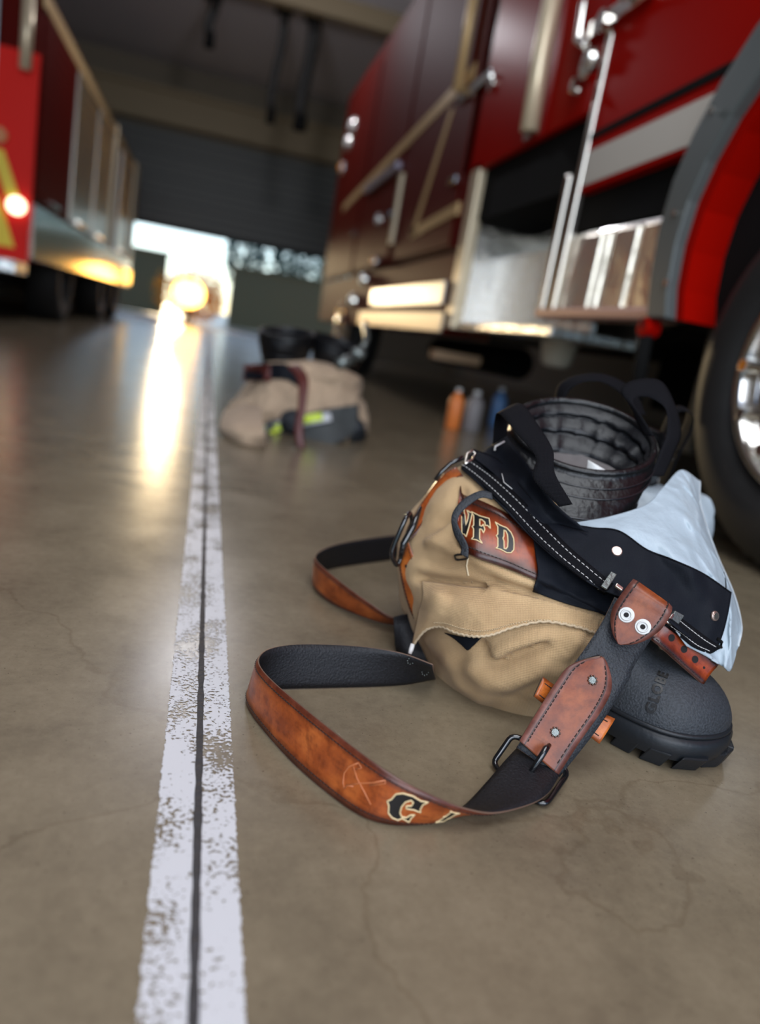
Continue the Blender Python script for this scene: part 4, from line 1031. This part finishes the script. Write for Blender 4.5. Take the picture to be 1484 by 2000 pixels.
def put_letter(rb, ch, x, y, hpx_v, parent, aspect=.8, rev=False, rot=0):
    """glyph centred at picture point on the strap; height given as share of the strap width"""
    u0, v0 = u_of(rb, x, y); i = int(np.searchsorted(rb.U, u0)); i = min(max(i, 0), rb.n); wd = (rb.grid[i][0]-rb.grid[i][-1]).length
    H = hpx_v*wd; Wd = H*aspect; polys = GL[ch]
    def mp(x_, y_, off):
        a = (x_-.5)*Wd; b = (y_-.5)*H; a, b = a*math.cos(rot)-b*math.sin(rot), a*math.sin(rot)+b*math.cos(rot)
        if rev: a, b = -a, -b
        p, nn = rb.at(u0+a, v0-b/wd); return p+nn*(rb.th*.5+off)
    tris, pts = fill(polys[0], polys[1:])
    bo = MB().add([mp(*p, .0005) for p in pts], tris).build('letter', M['black_ink'], parent, recalc=False)
    o = MB()
    for poly in polys:
        dense = []
        for a, b in zip(poly, list(poly[1:])+[poly[0]]):
            for k in range(3): dense.append((a[0]+(b[0]-a[0])*k/3, a[1]+(b[1]-a[1])*k/3))
        o.tube([mp(*p, .0004) for p in dense], .00075, 6, closed=True)
    o.build('letter_outline', M['cream_ink'], bo, smooth=True)
put_letter(belt, 'V', 911, 1018, .46, belt.obj, .6)
put_letter(belt, 'F', 940, 1030, .47, belt.obj, .72)
put_letter(belt, 'D', 983, 1054, .46, belt.obj, .78)
ho = MB()
for x, y in ((1312, 1238), (1337, 1259), (1358, 1283), (1377, 1300)):
    u_, v_ = u_of(belt, x, y); v_ = .47; p, n_ = belt.at(u_, v_); ho.cyl(p+n_*.0016, n_, .0042 if x < 1370 else .0015, .0007, 16)
ho.build('punched_holes', M['hole'], belt.obj, kind='stuff')
TREES.append(tree_of(belt.obj))

# silver liner spilling out on the far right
rows = px([[(1120, 1022, .90), (1195, 1008, .90), (1262, 985, .92), (1296, 950, .95), (1330, 918, 1.02), (1366, 940, 1.06)],
           [(1150, 1032, .885), (1220, 1030, .885), (1280, 1010, .90), (1322, 985, .93), (1350, 970, .98), (1368, 990, 1.03)],
           [(1175, 1045, .872), (1250, 1068, .866), (1310, 1062, .87), (1350, 1050, .90), (1380, 1055, .94), (1396, 1075, .98)],
           [(1200, 1080, .862), (1290, 1105, .858), (1350, 1120, .85), (1390, 1130, .87), (1418, 1140, .90), (1432, 1160, .94)],
           [(1260, 1150, .855), (1330, 1190, .852), (1380, 1205, .85), (1410, 1212, .86), (1435, 1215, .88), (1447, 1222, .91)],
           [(1340, 1262, .848), (1375, 1280, .848), (1395, 1292, .85), (1412, 1302, .852), (1426, 1309, .858), (1441, 1262, .88)]])
lin = Sheet(rows, 90, 70, clear=.004, wrinkle=.010, wscale=13, seed=12, relax=1, ridge=.013, rscale=7.5)
lo = lin.build('silver_liner', M['silver'], TR, .0015)
LT = lin.tree()
st2 = MB(); e_ = [lin.g[j][-1] for j in range(len(lin.g))]
st2.tube([p+(CAM-p).normalized()*.001 for p in e_], .0016, 6).build('liner_edge', mat('liner_binding', (.42, .46, .48), .6), lo, smooth=True)
MB().tube([lay(PD(x, y, .95), .0025, True, [LT]) for x, y in ((1412, 1118), (1416, 1135), (1417, 1155))], .0013, 6).build('liner_seam', M['black'], lo, smooth=True)
TREES.append(LT)

# black cloth: upper waistband and the darker fly panel beneath it
fp = Sheet(px([[(1040, 1045), (1080, 1070), (1120, 1095), (1160, 1120), (1215, 1150), (1290, 1190)], [(1046, 1085), (1085, 1110), (1120, 1130), (1160, 1150), (1210, 1175), (1285, 1205)],
               [(1050, 1120), (1088, 1145), (1122, 1160), (1160, 1178), (1200, 1195), (1280, 1220)], [(1040, 1155), (1085, 1172), (1130, 1186), (1172, 1198), (1200, 1210), (1262, 1228)]]), 50, 24, clear=.005, wrinkle=.005, wscale=22, seed=3)
fp.build('fly_panel', M['blackcloth'], TR)
TREES.append(fp.tree())
wb = Sheet(px([[(925, 878, 0.985), (975, 900, 0.955), (1025, 960, 0.925), (1075, 1012, 0.895), (1150, 1030, 0.872), (1208, 1037, 0.862), (1262, 1073, 0.855), (1310, 1092, 0.852), (1372, 1120, 0.853), (1428, 1158, 0.858)],
               [(915, 892, 0.975), (962, 925, 0.94), (1010, 975, 0.91), (1058, 1022, 0.88), (1130, 1060, 0.858), (1190, 1080, 0.848), (1250, 1115, 0.844), (1305, 1140, 0.843), (1365, 1165, 0.846), (1422, 1195, 0.851)],
               [(907, 905, 0.965), (950, 942, 0.925), (998, 985, 0.892), (1045, 1035, 0.865), (1110, 1085, 0.846), (1175, 1120, 0.838), (1238, 1150, 0.834), (1295, 1175, 0.835), (1352, 1210, 0.841), (1412, 1235, 0.849)],
               [(900, 915, 0.955), (940, 950, 0.915), (988, 998, 0.88), (1038, 1050, 0.855), (1095, 1100, 0.838), (1160, 1145, 0.829), (1225, 1172, 0.825), (1285, 1200, 0.829), (1338, 1240, 0.838), (1398, 1272, 0.847)]]), 110, 30, clear=.008, wrinkle=.004, wscale=18, seed=8)
wbo = wb.build('waistband', M['blackcloth'], TR)
WT = wb.tree(); TREES.append(WT)
MB().tube([p+(CAM-p).normalized()*.0008 for p in wb.g[0]], .0010, 6).build('waistband_edge', M['webbing'], wbo, smooth=True)
def onW(x, y, c=0): 
    b_, L, d = surf_hit(PD(x, y, 3)); return CAM+d*(b_-c) if b_ else PD(x, y, .85)
def nW(x, y):
    a, b_, c_ = onW(x, y), onW(x+14, y), onW(x, y+14); n_ = (b_-a).cross(c_-a).normalized(); return n_ if n_.dot(CAM-a) > 0 else -n_
for x, y, r_ in ((1204, 1077, .0068), (1395, 1203, .0062)):
    p, n_ = onW(x, y), nW(x, y); s_ = MB().cyl(p, n_, r_, .0022, 28, r_*.85).build('snap', M['rivet'], wbo, bevel=.0006)
    MB().cyl(p+n_*.0022, n_, r_*.6, .0004, 20).build('snap_ring', M['steel'], s_)
# little hook on the corner of the waistband
MB().tube([onW(1402, 1248, .003), onW(1409, 1254, .003), onW(1408, 1264, .003), onW(1401, 1262, .003)], .0020, 7).build('hook', M['black'], wbo, smooth=True)
# inner black folds between band and boot
ib = Sheet(px([[(985, 845, .985), (1035, 915, .905), (1085, 985, .872), (1150, 1040, .862)], [(945, 880, .985), (985, 930, .945), (1030, 985, .905), (1080, 1022, .885)], [(915, 888, .975), (965, 925, .93), (1015, 985, .90), (1070, 1030, .88)]]), 30, 14, clear=.002, wrinkle=.008, wscale=25)
ib.build('inner_facing', M['blackcloth'], TR)
MB().tube([PD(985, 862, .955), PD(967, 872, .95), PD(966, 880, .95)], .0014, 6).tube([PD(980, 925, .915), PD(984, 942, .905), PD(1000, 955, .895)], .0005, 6).build('loose_threads', M['whitethread'], TR, smooth=True)
MB().tube([PD(908, 900, .96), PD(912, 886, .965), PD(922, 880, .97), PD(928, 886, .97), PD(922, 898, .96), PD(908, 905, .955)], .0018, 7, closed=True).build('wire_loop', M['steel'], TR, smooth=True)

# webbing suspender strap with white stitching, two pieces either side of the leather tab
A = [onW(916, 892, .003), onW(962, 924, .003), onW(1012, 968, .003), onW(1062, 1018, .003), onW(1112, 1068, .003), onW(1155, 1105, .003), onW(1198, 1140, .003)]
B = [onW(899, 912, .003), onW(940, 945, .003), onW(988, 991, .003), onW(1038, 1046, .003), onW(1090, 1093, .003), onW(1137, 1130, .003), onW(1180, 1162, .003)]
wbr = face(Ribbon(A, B, 80, clear=.002, across=4)); wbr.build('webbing', [M['webbing']]*3, TR, .0018)
wbr.stitches('stitching', M['whitethread'], wbr.obj, vs=(.28, .78), step=.0062, ln=.0044, r=.00045)
w2 = face(Ribbon([onW(1316, 1196, .003), onW(1345, 1218, .003), onW(1378, 1243, .003), onW(1410, 1264, .003)], [onW(1298, 1222, .003), onW(1325, 1242, .003), onW(1355, 1265, .003), onW(1386, 1277, .003)], 40, clear=.002, across=4))
w2.build('webbing', [M['webbing']]*3, TR, .0018); w2.stitches('stitching', M['whitethread'], w2.obj, vs=(.25, .78), step=.0045, ln=.0040, r=.00045)
TREES.append(tree_of(wbr.obj))
def plate(name, quad, th, m, parent, clear):
    P_ = [onW(x, y, clear) for x, y in quad]; n_ = (P_[1]-P_[0]).cross(P_[3]-P_[0]).normalized(); n_ = n_ if n_.dot(CAM-P_[0]) > 0 else -n_
    cc = sum(P_, Vector())/4
    q = [(p-cc) - n_*(p-cc).dot(n_)+cc for p in P_]
    return MB().add([p for p in q]+[p+n_*th for p in q], [(0, 3, 2, 1), (4, 5, 6, 7), (0, 1, 5, 4), (1, 2, 6, 5), (2, 3, 7, 6), (3, 0, 4, 7)]).build(name, m, parent, bevel=.0008)
c1 = plate('slide_buckle', [(1192, 1118), (1222, 1140), (1204, 1168), (1172, 1146)], .004, M['clip'], TR, .004)
plate('slide_bar', [(1192, 1118), (1203, 1124), (1184, 1153), (1172, 1146)], .003, M['clip'], c1, .0085)
plate('slide_bar', [(1203, 1140), (1216, 1150), (1213, 1156), (1199, 1146)], .003, M['steel'], c1, .0085)
c2 = plate('slide_buckle', [(1312, 1193), (1330, 1203), (1316, 1228), (1297, 1216)], .005, M['clip'], TR, .004)
plate('slide_bar', [(1309, 1198), (1314, 1201), (1304, 1219), (1298, 1215)], .003, M['steel'], c2, .0095)

# ------------------------------------------------------------------ leather suspenders
SU = root('leather_suspenders', (.35, .68, 0), 'orange-brown leather suspenders looped on the floor, buckled and hanging from the trouser waistband', 'suspenders')
LM = [M['leather'], M['innerleather'], M['edge']]
# hanging charcoal backing strap
A = [PD(1200, 1166, .803), PD(1178, 1210, .797), PD(1150, 1255, .787), PD(1105, 1318, .775), PD(1062, 1385, .762), PD(1008, 1460, .748)]
B = [PD(1290, 1222, .803), PD(1262, 1262, .795), PD(1234, 1308, .785), PD(1226, 1330, .780), PD(1165, 1425, .760), PD(1092, 1518, .742)]
bk = face(Ribbon(A, B, 70, clear=.004, across=8, trees=TREES)); bk.build('backing_strap', [M['greyleather'], M['greyleather'], M['edge']], SU, .004)
BT = tree_of(bk.obj)
def lp(x, y, c, t=None):
    """on the backing strap when over it, else on the same plane"""
    b_, L, d = surf_hit(PD(x, y, 3), [BT]); return CAM+d*(b_-c) if b_ else None
def prail(pts, c):
    q = [lp(x, y, c) for x, y in pts]
    for i, v in enumerate(q):
        if v is None:
            dd = None
            # nearest point on backing strap in picture space
            best = min(((proj(p)[0]-pts[i][0])**2+(proj(p)[1]-pts[i][1])**2, proj(p)[2]) for r in bk.grid for p in r)
            q[i] = PD(pts[i][0], pts[i][1], best[1]-.002-c)
    return q
# tongue with pointed end, sewn and studded
LT_ = [(1172, 1282), (1140, 1288), (1108, 1303), (1085, 1333), (1058, 1375), (1033, 1415), (1014, 1447)]
RT_ = [(1178, 1283), (1186, 1296), (1194, 1328), (1191, 1356), (1170, 1395), (1130, 1452), (1090, 1514)]
tgr = face(Ribbon(prail(LT_, .004), prail(RT_, .004), 90, across=10, bulge=-.0015)); tgr.build('buckle_tongue', [M['leather_tab'], M['innerleather'], M['edge']], SU, .0042)
tgr.stitches('stitching', M['thread'], tgr.obj, vs=(.14, .86), u0=.012, step=.0052, ln=.0036, r=.0006)
# shield-shaped cap folded over the webbing
LC = [(1236, 1131), (1226, 1143), (1208, 1167), (1196, 1188), (1192, 1210), (1196, 1238), (1206, 1257)]
RC = [(1312, 1186), (1311, 1196), (1303, 1213), (1288, 1232), (1266, 1248), (1240, 1258), (1212, 1260)]
CT = tree_of(bk.obj)
def crail(pts):
    out = []
    for i, (x, y) in enumerate(pts):
        t = i/(len(pts)-1); b_, L, d = surf_hit(PD(x, y, 3), TREES+[BT]); base = (b_ if b_ else .9)
        out.append(CAM+d*(base-.007))
    # one smooth plane-like run
    ds = [(p-CAM).length for p in out]; m_ = min(ds); k0, k1 = ds[0], ds[-1]
    return [CAM+(p-CAM).normalized()*(min(m_+.004, .83)+(.006 if i == 0 else 0)) for i, p in enumerate(out)]
cap = face(Ribbon(crail(LC), crail(RC), 60, across=10)); cap.build('shield_tab', [M['leather_tab'], M['innerleather'], M['edge']], SU, .0045)
cap.stitches('stitching', M['thread'], cap.obj, vs=(.13, .87), u0=.0, step=.0052, ln=.0036, r=.0006)
for x, y in ((1219, 1199), (1254, 1224)):
    u_, v_ = u_of(cap, x, y); p, n_ = cap.at(u_, v_); p = p+n_*.002
    g = MB().cyl(p, n_, .0084, .0014, 32, .0078).build('grommet', M['whiteplastic'], cap.obj, bevel=.0004)
    MB().tube([p+n_*.0016+(n_.orthogonal().normalized()*math.cos(a)+n_.cross(n_.orthogonal().normalized())*math.sin(a))*.0052 for a in [6.2832*k/28 for k in range(28)]], .0010, 6, closed=True).build('grommet_ring', M['whiteplastic'], g, smooth=True)
    MB().cyl(p+n_*.0014, n_, .0026, .0008, 16).build('eyelet', M['hole'], g)
def stud(rb, x, y, r_=.0052):
    u_, v_ = u_of(rb, x, y); p, n_ = rb.at(u_, v_); p = p+n_*rb.th*.5; t_ = n_.orthogonal().normalized(); w_ = n_.cross(t_)
    g = MB().cyl(p, n_, r_*.75, .0010, 20).build('stud', M['clip'], rb.obj, bevel=.0003)
    b_ = MB()
    for k in range(9):
        a = 6.2832*k/9; b_.ico(p+n_*.0012+(t_*math.cos(a)+w_*math.sin(a))*r_*.85, .0013, sub=1)
    b_.build('bead_ring', mat('bead_metal', (.16, .12, .10), .4, .8) if 'bead_metal' not in bpy.data.materials else bpy.data.materials['bead_metal'], g, smooth=True)
    MB().cyl(p+n_*.0008, n_, r_*.42, .0008, 12).build('stud_centre', M['clip'], g)
stud(tgr, 1152, 1328); stud(tgr, 1083, 1431)
# slot for the prong
u_, v_ = u_of(tgr, 1066, 1468); sl = MB()
pp = [tgr.at(u_of(tgr, x, y)[0], u_of(tgr, x, y)[1])[0]+tgr.at(u_, v_)[1]*.0022 for x, y in ((1070, 1462), (1058, 1476))]
# keeper loop crossing behind the strap
def off_plane(x, y, c):
    best = min(((proj(p)[0]-x)**2+(proj(p)[1]-y)**2, proj(p)[2]) for r in bk.grid for p in r); return PD(x, y, best[1]+c)
A = [off_plane(1060, 1322, .006), off_plane(1100, 1350, .010), off_plane(1140, 1375, .010), off_plane(1201, 1404, .004)]
B = [off_plane(1042, 1360, .006), off_plane(1080, 1390, .010), off_plane(1120, 1415, .010), off_plane(1170, 1453, .004)]
kp = face(Ribbon(A, B, 30, across=6)); kp.build('keeper_loop', [M['leather_plain'], M['leather_plain'], M['edge']], SU, .004)
kp.stitches('stitching', M['thread'], kp.obj, vs=(.22, .80), step=.0022, ln=.0024, r=.0006)
# roller buckle
def d_of(x, y, c=0):
    best = min(((proj(p)[0]-x)**2+(proj(p)[1]-y)**2, proj(p)[2]) for r in bk.grid for p in r); return PD(x, y, best[1]+c)
def rounded(P_, k=.2, n=5):
    out = []
    N = len(P_)
    for i in range(N):
        a, b, c_ = P_[i-1], P_[i], P_[(i+1) % N]
        s0 = b+(a-b)*k; s1 = b+(c_-b)*k
        for j in range(n+1):
            t = j/n; out.append(s0*(1-t)**2+b*2*t*(1-t)+s1*t*t)
    return out
bc = [PD(1003, 1432, .757), PD(1112, 1506, .748), PZ(1062, 1577, .0045), PZ(960, 1493, .0045)]
MB().tube(rounded(bc), .0030, 12, closed=True).build('buckle', M['blackgloss'], SU, smooth=True)
pr = MB().tube([PD(1073, 1455, .737), PD(1066, 1462, .731), PD(1054, 1482, .7285), PD(1040, 1503, .729), PD(1030, 1512, .731)], .0030, 10, rs=[.0022, .0034, .0033, .0028, .0018])
pr.build('prong', M['blackgloss'], SU, smooth=True)
# big loop standing on its edge on the floor, twisting flat into the buckle
z0, z1 = .0015, .0495
bot = [(1018, 1452, .022), (988, 1484, .018), (950, 1528, .010), (905, 1575, .003), (855, 1603, z0), (805, 1611, z0), (752, 1608, z0), (700, 1590, z0), (640, 1548, z0), (575, 1492, z0), (520, 1432, z0), (486, 1385, z0), (483, 1360, z0), (505, 1348, z0), (560, 1345, z0), (640, 1343, z0), (720, 1341, z0), (790, 1337, z0), (850, 1326, z0)]
top = [(1092, 1516, .014), (1068, 1552, .013), (1030, 1573, .013), (965, 1588, .016), (905, 1578, .026), (850, 1556, .036), (790, 1527, .044), (725, 1485, z1), (655, 1432, z1), (588, 1378, z1), (532, 1330, z1), (507, 1300, z1), (508, 1280, z1), (530, 1266, z1), (575, 1259, z1), (640, 1259, z1), (715, 1264, z1), (785, 1276, z1), (845, 1298, z1)]
A = [PZ(*p) for p in top]; B = [PZ(*p) for p in bot]
lo1 = Ribbon(A, B, 200, across=8)
# outside of the loop is the brown face
i = 90; outward = lo1.grid[i][4]-Vector((.24, .70, .02))
if lo1.N[i][4].dot(outward) < 0: lo1.N = [[-q for q in r] for r in lo1.N]
lo1.build('loop_strap', LM, SU, .0042)
lo1.stitches('stitching', M['thread'], lo1.obj, vs=(.115, .885), step=.0046, ln=.0032, r=.0005)
put_letter(lo1, 'G', 790, 1578, .62, lo1.obj, 1.0, rev=True)
put_letter(lo1, 'I', 870, 1590, .62, lo1.obj, .8, rev=True)
# tooled crossed axe and pike
tool = MB()
def onL(x, y): 
    u_, v_ = u_of(lo1, x, y); p, n_ = lo1.at(u_, v_); b_, L, d = surf_hit(PD(x, y, 3), [tree1]); return (CAM+d*(b_-.0002)) if b_ else p
tree1 = tree_of(lo1.obj)
for s_ in ([(690, 1497), (697, 1520), (712, 1548), (724, 1572)], [(676, 1534), (700, 1530), (728, 1529), (752, 1524)], [(700, 1490), (682, 1497), (672, 1510), (670, 1528), (672, 1540)], [(752, 1524), (753, 1530), (722, 1534)], [(672, 1540), (678, 1534), (690, 1536)], [(700, 1490), (706, 1500), (694, 1502)]):
    tool.tube([onL(*p) for p in s_], .0006, 6)
tool.build('tooled_axe_emblem', mat('tooled_leather', (.50, .16, .06), .4), lo1.obj, smooth=True)
for x, y in ((802, 1291), (830, 1313)):
    b_, L, d = surf_hit(PD(x, y, 3), [tree1])
    if b_:
        p = CAM+d*(b_-.0006); g_ = MB()
        for k in range(8): g_.ico(p+Vector((math.cos(k*.785)*.0040, 0, math.sin(k*.785)*.0040)), .0009, sub=1)
        g_.build('rivet', M['clip'], lo1.obj, smooth=True)
# centre back joint piece going away behind the trousers
cb = Ribbon([PZ(768, 1205, .045), PZ(790, 1200, .05), PZ(815, 1200, .05)], [PZ(775, 1275, .002), PZ(798, 1290, .002), PZ(850, 1300, .002)], 20, across=4)
cb.build('crosspatch', [M['innerleather']]*2+[M['edge']], SU, .005)
# rear loop, further back on the floor
bot = [(820, 1232, z0), (780, 1222, z0), (742, 1215, z0), (700, 1202, z0), (655, 1183, z0), (622, 1160, z0), (611, 1140, z0), (620, 1120, z0), (650, 1110, z0), (700, 1102, z0), (760, 1094, z0), (830, 1085, z0)]
top = [(835, 1200, .02), (800, 1208, .022), (765, 1205, .026), (725, 1180, .036), (680, 1148, .044), (640, 1116, z1-.002), (616, 1092, z1-.002), (624, 1077, z1-.002), (655, 1064, z1), (705, 1054, z1), (765, 1046, z1), (830, 1040, z1)]
lo2 = Ribbon([PZ(*p) for p in top], [PZ(*p) for p in bot], 120, across=8)
i = 60; outward = lo2.grid[i][4]-Vector((.30, 1.05, .02))
if lo2.N[i][4].dot(outward) < 0: lo2.N = [[-q for q in r] for r in lo2.N]
lo2.build('loop_strap', LM, SU, .0042); lo2.stitches('stitching', M['thread'], lo2.obj, vs=(.115, .885), step=.005, ln=.0034)
# strap arching up the left side to the waist, with its own buckle
A = [PD(890, 912, .985), PD(866, 925, .982), PD(838, 958, .978), PD(812, 1000, .974), PD(797, 1028, .968), PD(790, 1050, .965)]
B = [PD(905, 930, .955), PD(878, 955, .957), PD(856, 985, .957), PD(832, 1020, .956), PD(815, 1042, .955), PD(800, 1054, .955)]
ar = face(Ribbon(A, B, 50, across=6)); ar.build('upper_strap', [M['leather'], M['innerleather'], M['edge']], SU, .0042)
ar.stitches('stitching', M['thread'], ar.obj, vs=(.15, .85))
A = [PD(786, 1054, .968), PD(779, 1080, .968), PD(781, 1115, .966), PD(788, 1150, .964), PD(800, 1190, .962), PD(812, 1215, .96)]
B = [PD(798, 1058, .945), PD(806, 1080, .945), PD(816, 1110, .94), PD(824, 1150, .935), PD(830, 1185, .94), PD(828, 1212, .95)]
a2 = face(Ribbon(A, B, 50, across=6)); a2.build('lower_strap', [M['leather_plain'], M['innerleather'], M['edge']], SU, .0042)
a2.stitches('stitching', M['thread'], a2.obj, vs=(.12, .88))
u_, v_ = u_of(a2, 792, 1107); p, n_ = a2.at(u_, .45); MB().cyl(p+n_*.0018, n_, .0022, .0006, 12).build('hole', M['hole'], a2.obj)
bc = [PD(800, 1000, .96), PD(792, 1012, .945), PD(762, 1082, .95), PD(776, 1108, .96), PD(790, 1070, .965), PD(806, 1020, .965)]
MB().tube(rounded(bc, .3), .0032, 10, closed=True).build('buckle', M['blackgloss'], SU, smooth=True)
MB().tube([PD(822, 990, .955), PD(806, 1030, .945), PD(788, 1062, .945), PD(782, 1092, .945)], .0038, 10, rs=[.002, .0045, .0045, .003]).build('prong', M['blackgloss'], SU, smooth=True)
MB().tube([PD(905, 893, .965), PD(880, 905, .965), PD(862, 922, .965), PD(850, 938, .965)], .0032, 8).build('wire_loop', M['blackgloss'], SU, smooth=True)
# charcoal tape hanging over the lettered belt
A = [PD(960, 962, .885), PD(940, 958, .885), PD(912, 970, .885), PD(892, 988, .88), PD(881, 1012, .875), PD(887, 1045, .868), PD(900, 1068, .862), PD(899, 1082, .860)]
B = [PD(962, 976, .88), PD(942, 972, .88), PD(925, 980, .88), PD(902, 1000, .875), PD(893, 1018, .87), PD(900, 1038, .862), PD(914, 1066, .856), PD(914, 1090, .856)]
tp = face(Ribbon(A, B, 50, clear=.002, across=4)); tp.build('adjuster_tape', [M['greyleather']]*3, TR, .002)
MB().tube(rounded([on(887, 1084, .004), on(913, 1082, .004), on(912, 1092, .004), on(890, 1094, .004)], .3), .0014, 8, closed=True).build('slot_ring', M['blackgloss'], TR, smooth=True)

# ------------------------------------------------------------------ second set of gear further back
G2 = root('turnout_trousers', (.42, 2.85, 0), 'blurred tan turnout trousers heaped on the floor further back, with lime and silver reflective trim', 'trousers')
tab2 = {z*.92: [r_*1.0 for r_ in rr] for z, rr in {0: [.25, .24, .2, .2, .22, .26, .27, .25, .2, .2, .22, .24], .04: [.26, .25, .2, .2, .23, .28, .29, .26, .2, .2, .22, .25], .12: [.25, .24, .2, .2, .22, .26, .27, .24, .19, .18, .2, .24], .2: [.22, .2, .18, .18, .2, .23, .23, .2, .16, .15, .18, .21], .27: [.16, .16, .14, .14, .15, .17, .17, .15, .12, .12, .14, .16], .30: [.05]*12}.items()}
vs, fs = blob_mesh(.42, 2.98, tab2, 50, 120, seed=20, lump=.035)
g2s = mk('trouser_legs', mesh('g2', vs, fs), M['canvas_far'], G2)
TB2 = [tree_of(g2s)]
def rows2(rows): return [[(lambda b, L, d: CAM+d*(b-.01) if b else PD(x, y, 2.75))(*surf_hit(PD(x, y, 9), TB2)) for x, y in r] for r in rows]
def sheet2(name, rows, m, cl, w=.01, par=None): s_ = Sheet(rows2(rows), 30, 12, clear=cl, trees=TB2, wrinkle=w, wscale=9, relax=1); return s_.build(name, m, par or G2, .004)
sheet2('waistband', [[(478, 712), (520, 710), (560, 712), (590, 735)], [(476, 742), (520, 740), (560, 742), (583, 755)]], M['blackcloth'], .012)
sheet2('maroon_facing', [[(476, 714), (500, 712), (528, 713)], [(474, 745), (500, 744), (528, 744)]], M['maroonleather'], .02)
sheet2('grey_lower_panel', [[(520, 822), (570, 815), (630, 800), (700, 790)], [(520, 850), (570, 845), (640, 835), (700, 825)], [(535, 862), (590, 872), (650, 868), (700, 845)]], mat('slate_cloth', (.06, .065, .065), .8), .010)
rt = sheet2('reflective_tape', [[(512, 832), (560, 820), (600, 810), (645, 806)], [(518, 852), (565, 838), (605, 830), (648, 822)]], M['silvertape'], .022, .004)
sheet2('lime_stripe', [[(512, 836), (530, 832), (546, 828)], [(518, 850), (535, 846), (550, 841)]], M['lime'], .030, 0, rt)
sheet2('lime_stripe', [[(592, 812), (612, 808), (628, 806)], [(594, 828), (614, 824), (630, 821)]], M['lime'], .030, 0, rt)
st_ = Ribbon([PD(560, 715, 2.62), PD(580, 740, 2.56), PD(582, 790, 2.52), PD(575, 840, 2.50), PD(580, 875, 2.50)], [PD(585, 712, 2.62), PD(602, 740, 2.56), PD(598, 790, 2.52), PD(592, 840, 2.50), PD(596, 878, 2.50)], 30, across=3)
st_.build('suspender_strap', [M['maroonleather']]*3, G2, .005)
fe = Sheet([[PZ(440, 800, .05), PZ(470, 790, .08), PZ(510, 800, .09)], [PZ(430, 830, .03), PZ(465, 835, .05), PZ(515, 840, .06)], [PZ(440, 850, .004), PZ(475, 868, .004), PZ(520, 872, .004)]], 20, 12, clear=.002, trees=[], wrinkle=.01)
fe.build('trailing_cuff', M['canvas_far'], G2, .01)
make_boot((.30, 3.02, 0), (.3, -.95, 0), (.30, 2.98, .365), (-.1, -.2, .97), Vector((1, 0, 0)), .11, .09, 'blurred black boot top on the left of the far heap of gear', letters=False)
make_boot((.50, 3.06, 0), (.4, -.9, 0), (.51, 3.02, .36), (.15, -.2, .97), Vector((1, 0, 0)), .11, .09, 'blurred black boot top on the right of the far heap, next to the engine', letters=False)
def silver_clasp():
    MB().ico(PD(700, 690, 2.7), .03, (1, 1, .8), .5, 2).tube([PD(705, 690, 2.7), PD(716, 660, 2.75), PD(712, 630, 2.8)], .012, 8).tube([PD(690, 700, 2.65), PD(660, 712, 2.6)], .02, 8).build('clasp', M['clip'], G2, smooth=True)
silver_clasp()

# ------------------------------------------------------------------ blurred things on the far side of the right engine
def bottle(name, cat, px_, py_, hgt, r_, m, lb):
    p = PZ(px_, py_, 0); t = root(name, p, lb, cat, 'containers on the floor under the right engine')
    rg = [[Vector((p.x+q*math.cos(a), p.y+q*math.sin(a), z)) for a in [6.2832*k/24 for k in range(24)]] for z, q in ((0, r_*.92), (.006, r_), (hgt*.68, r_), (hgt*.80, r_*.75), (hgt*.86, r_*.34), (hgt*.93, r_*.32))]
    MB().loft(rg, True, True).build('bottle_body', m, t, smooth=True)
    MB().cyl((p.x, p.y, hgt*.92), (0, 0, 1), r_*.38, hgt*.08, 16).build('screw_cap', M['whiteplastic'], t)
bottle('bottle', 'bottle', 882, 838, .22, .040, M['orange'], 'blurred orange bottle on the floor under the right engine')
bottle('bottle', 'bottle', 918, 842, .22, .050, M['greyplastic'], 'blurred grey bottle under the right engine, between the orange and blue ones')
bottle('bottle', 'bottle', 966, 832, .24, .045, M['blue'], 'blurred blue bottle on the floor under the right engine')
def under(name, x0, y0, x1, y1, Y, th, m, **k):
    a, b = PY(x0, y0, Y), PY(x1, y1, Y); return MB().box(a.x, b.x, Y, Y+th, min(a.z, b.z), max(a.z, b.z)).build(name, m, T, **k)
under('spring_block', 862, 642, 955, 668, 4.9, .15, M['wood'], bevel=.01)
under('spring_block', 852, 682, 938, 716, 4.8, .15, M['wood'], bevel=.01)
p = PY(1100, 720, 3.5); q = PY(1100, 625, 3.5)
rg = [[Vector((p.x+r_*math.cos(a), 3.6+r_*math.sin(a), z)) for a in [6.2832*k/28 for k in range(28)]] for z, r_ in ((p.z, .05), (p.z+.02, .075), (q.z-.05, .105), (q.z, .11), (q.z+.03, .11))]
MB().loft(rg, True, True).build('drain_canister', M['bucket'], T, smooth=True)
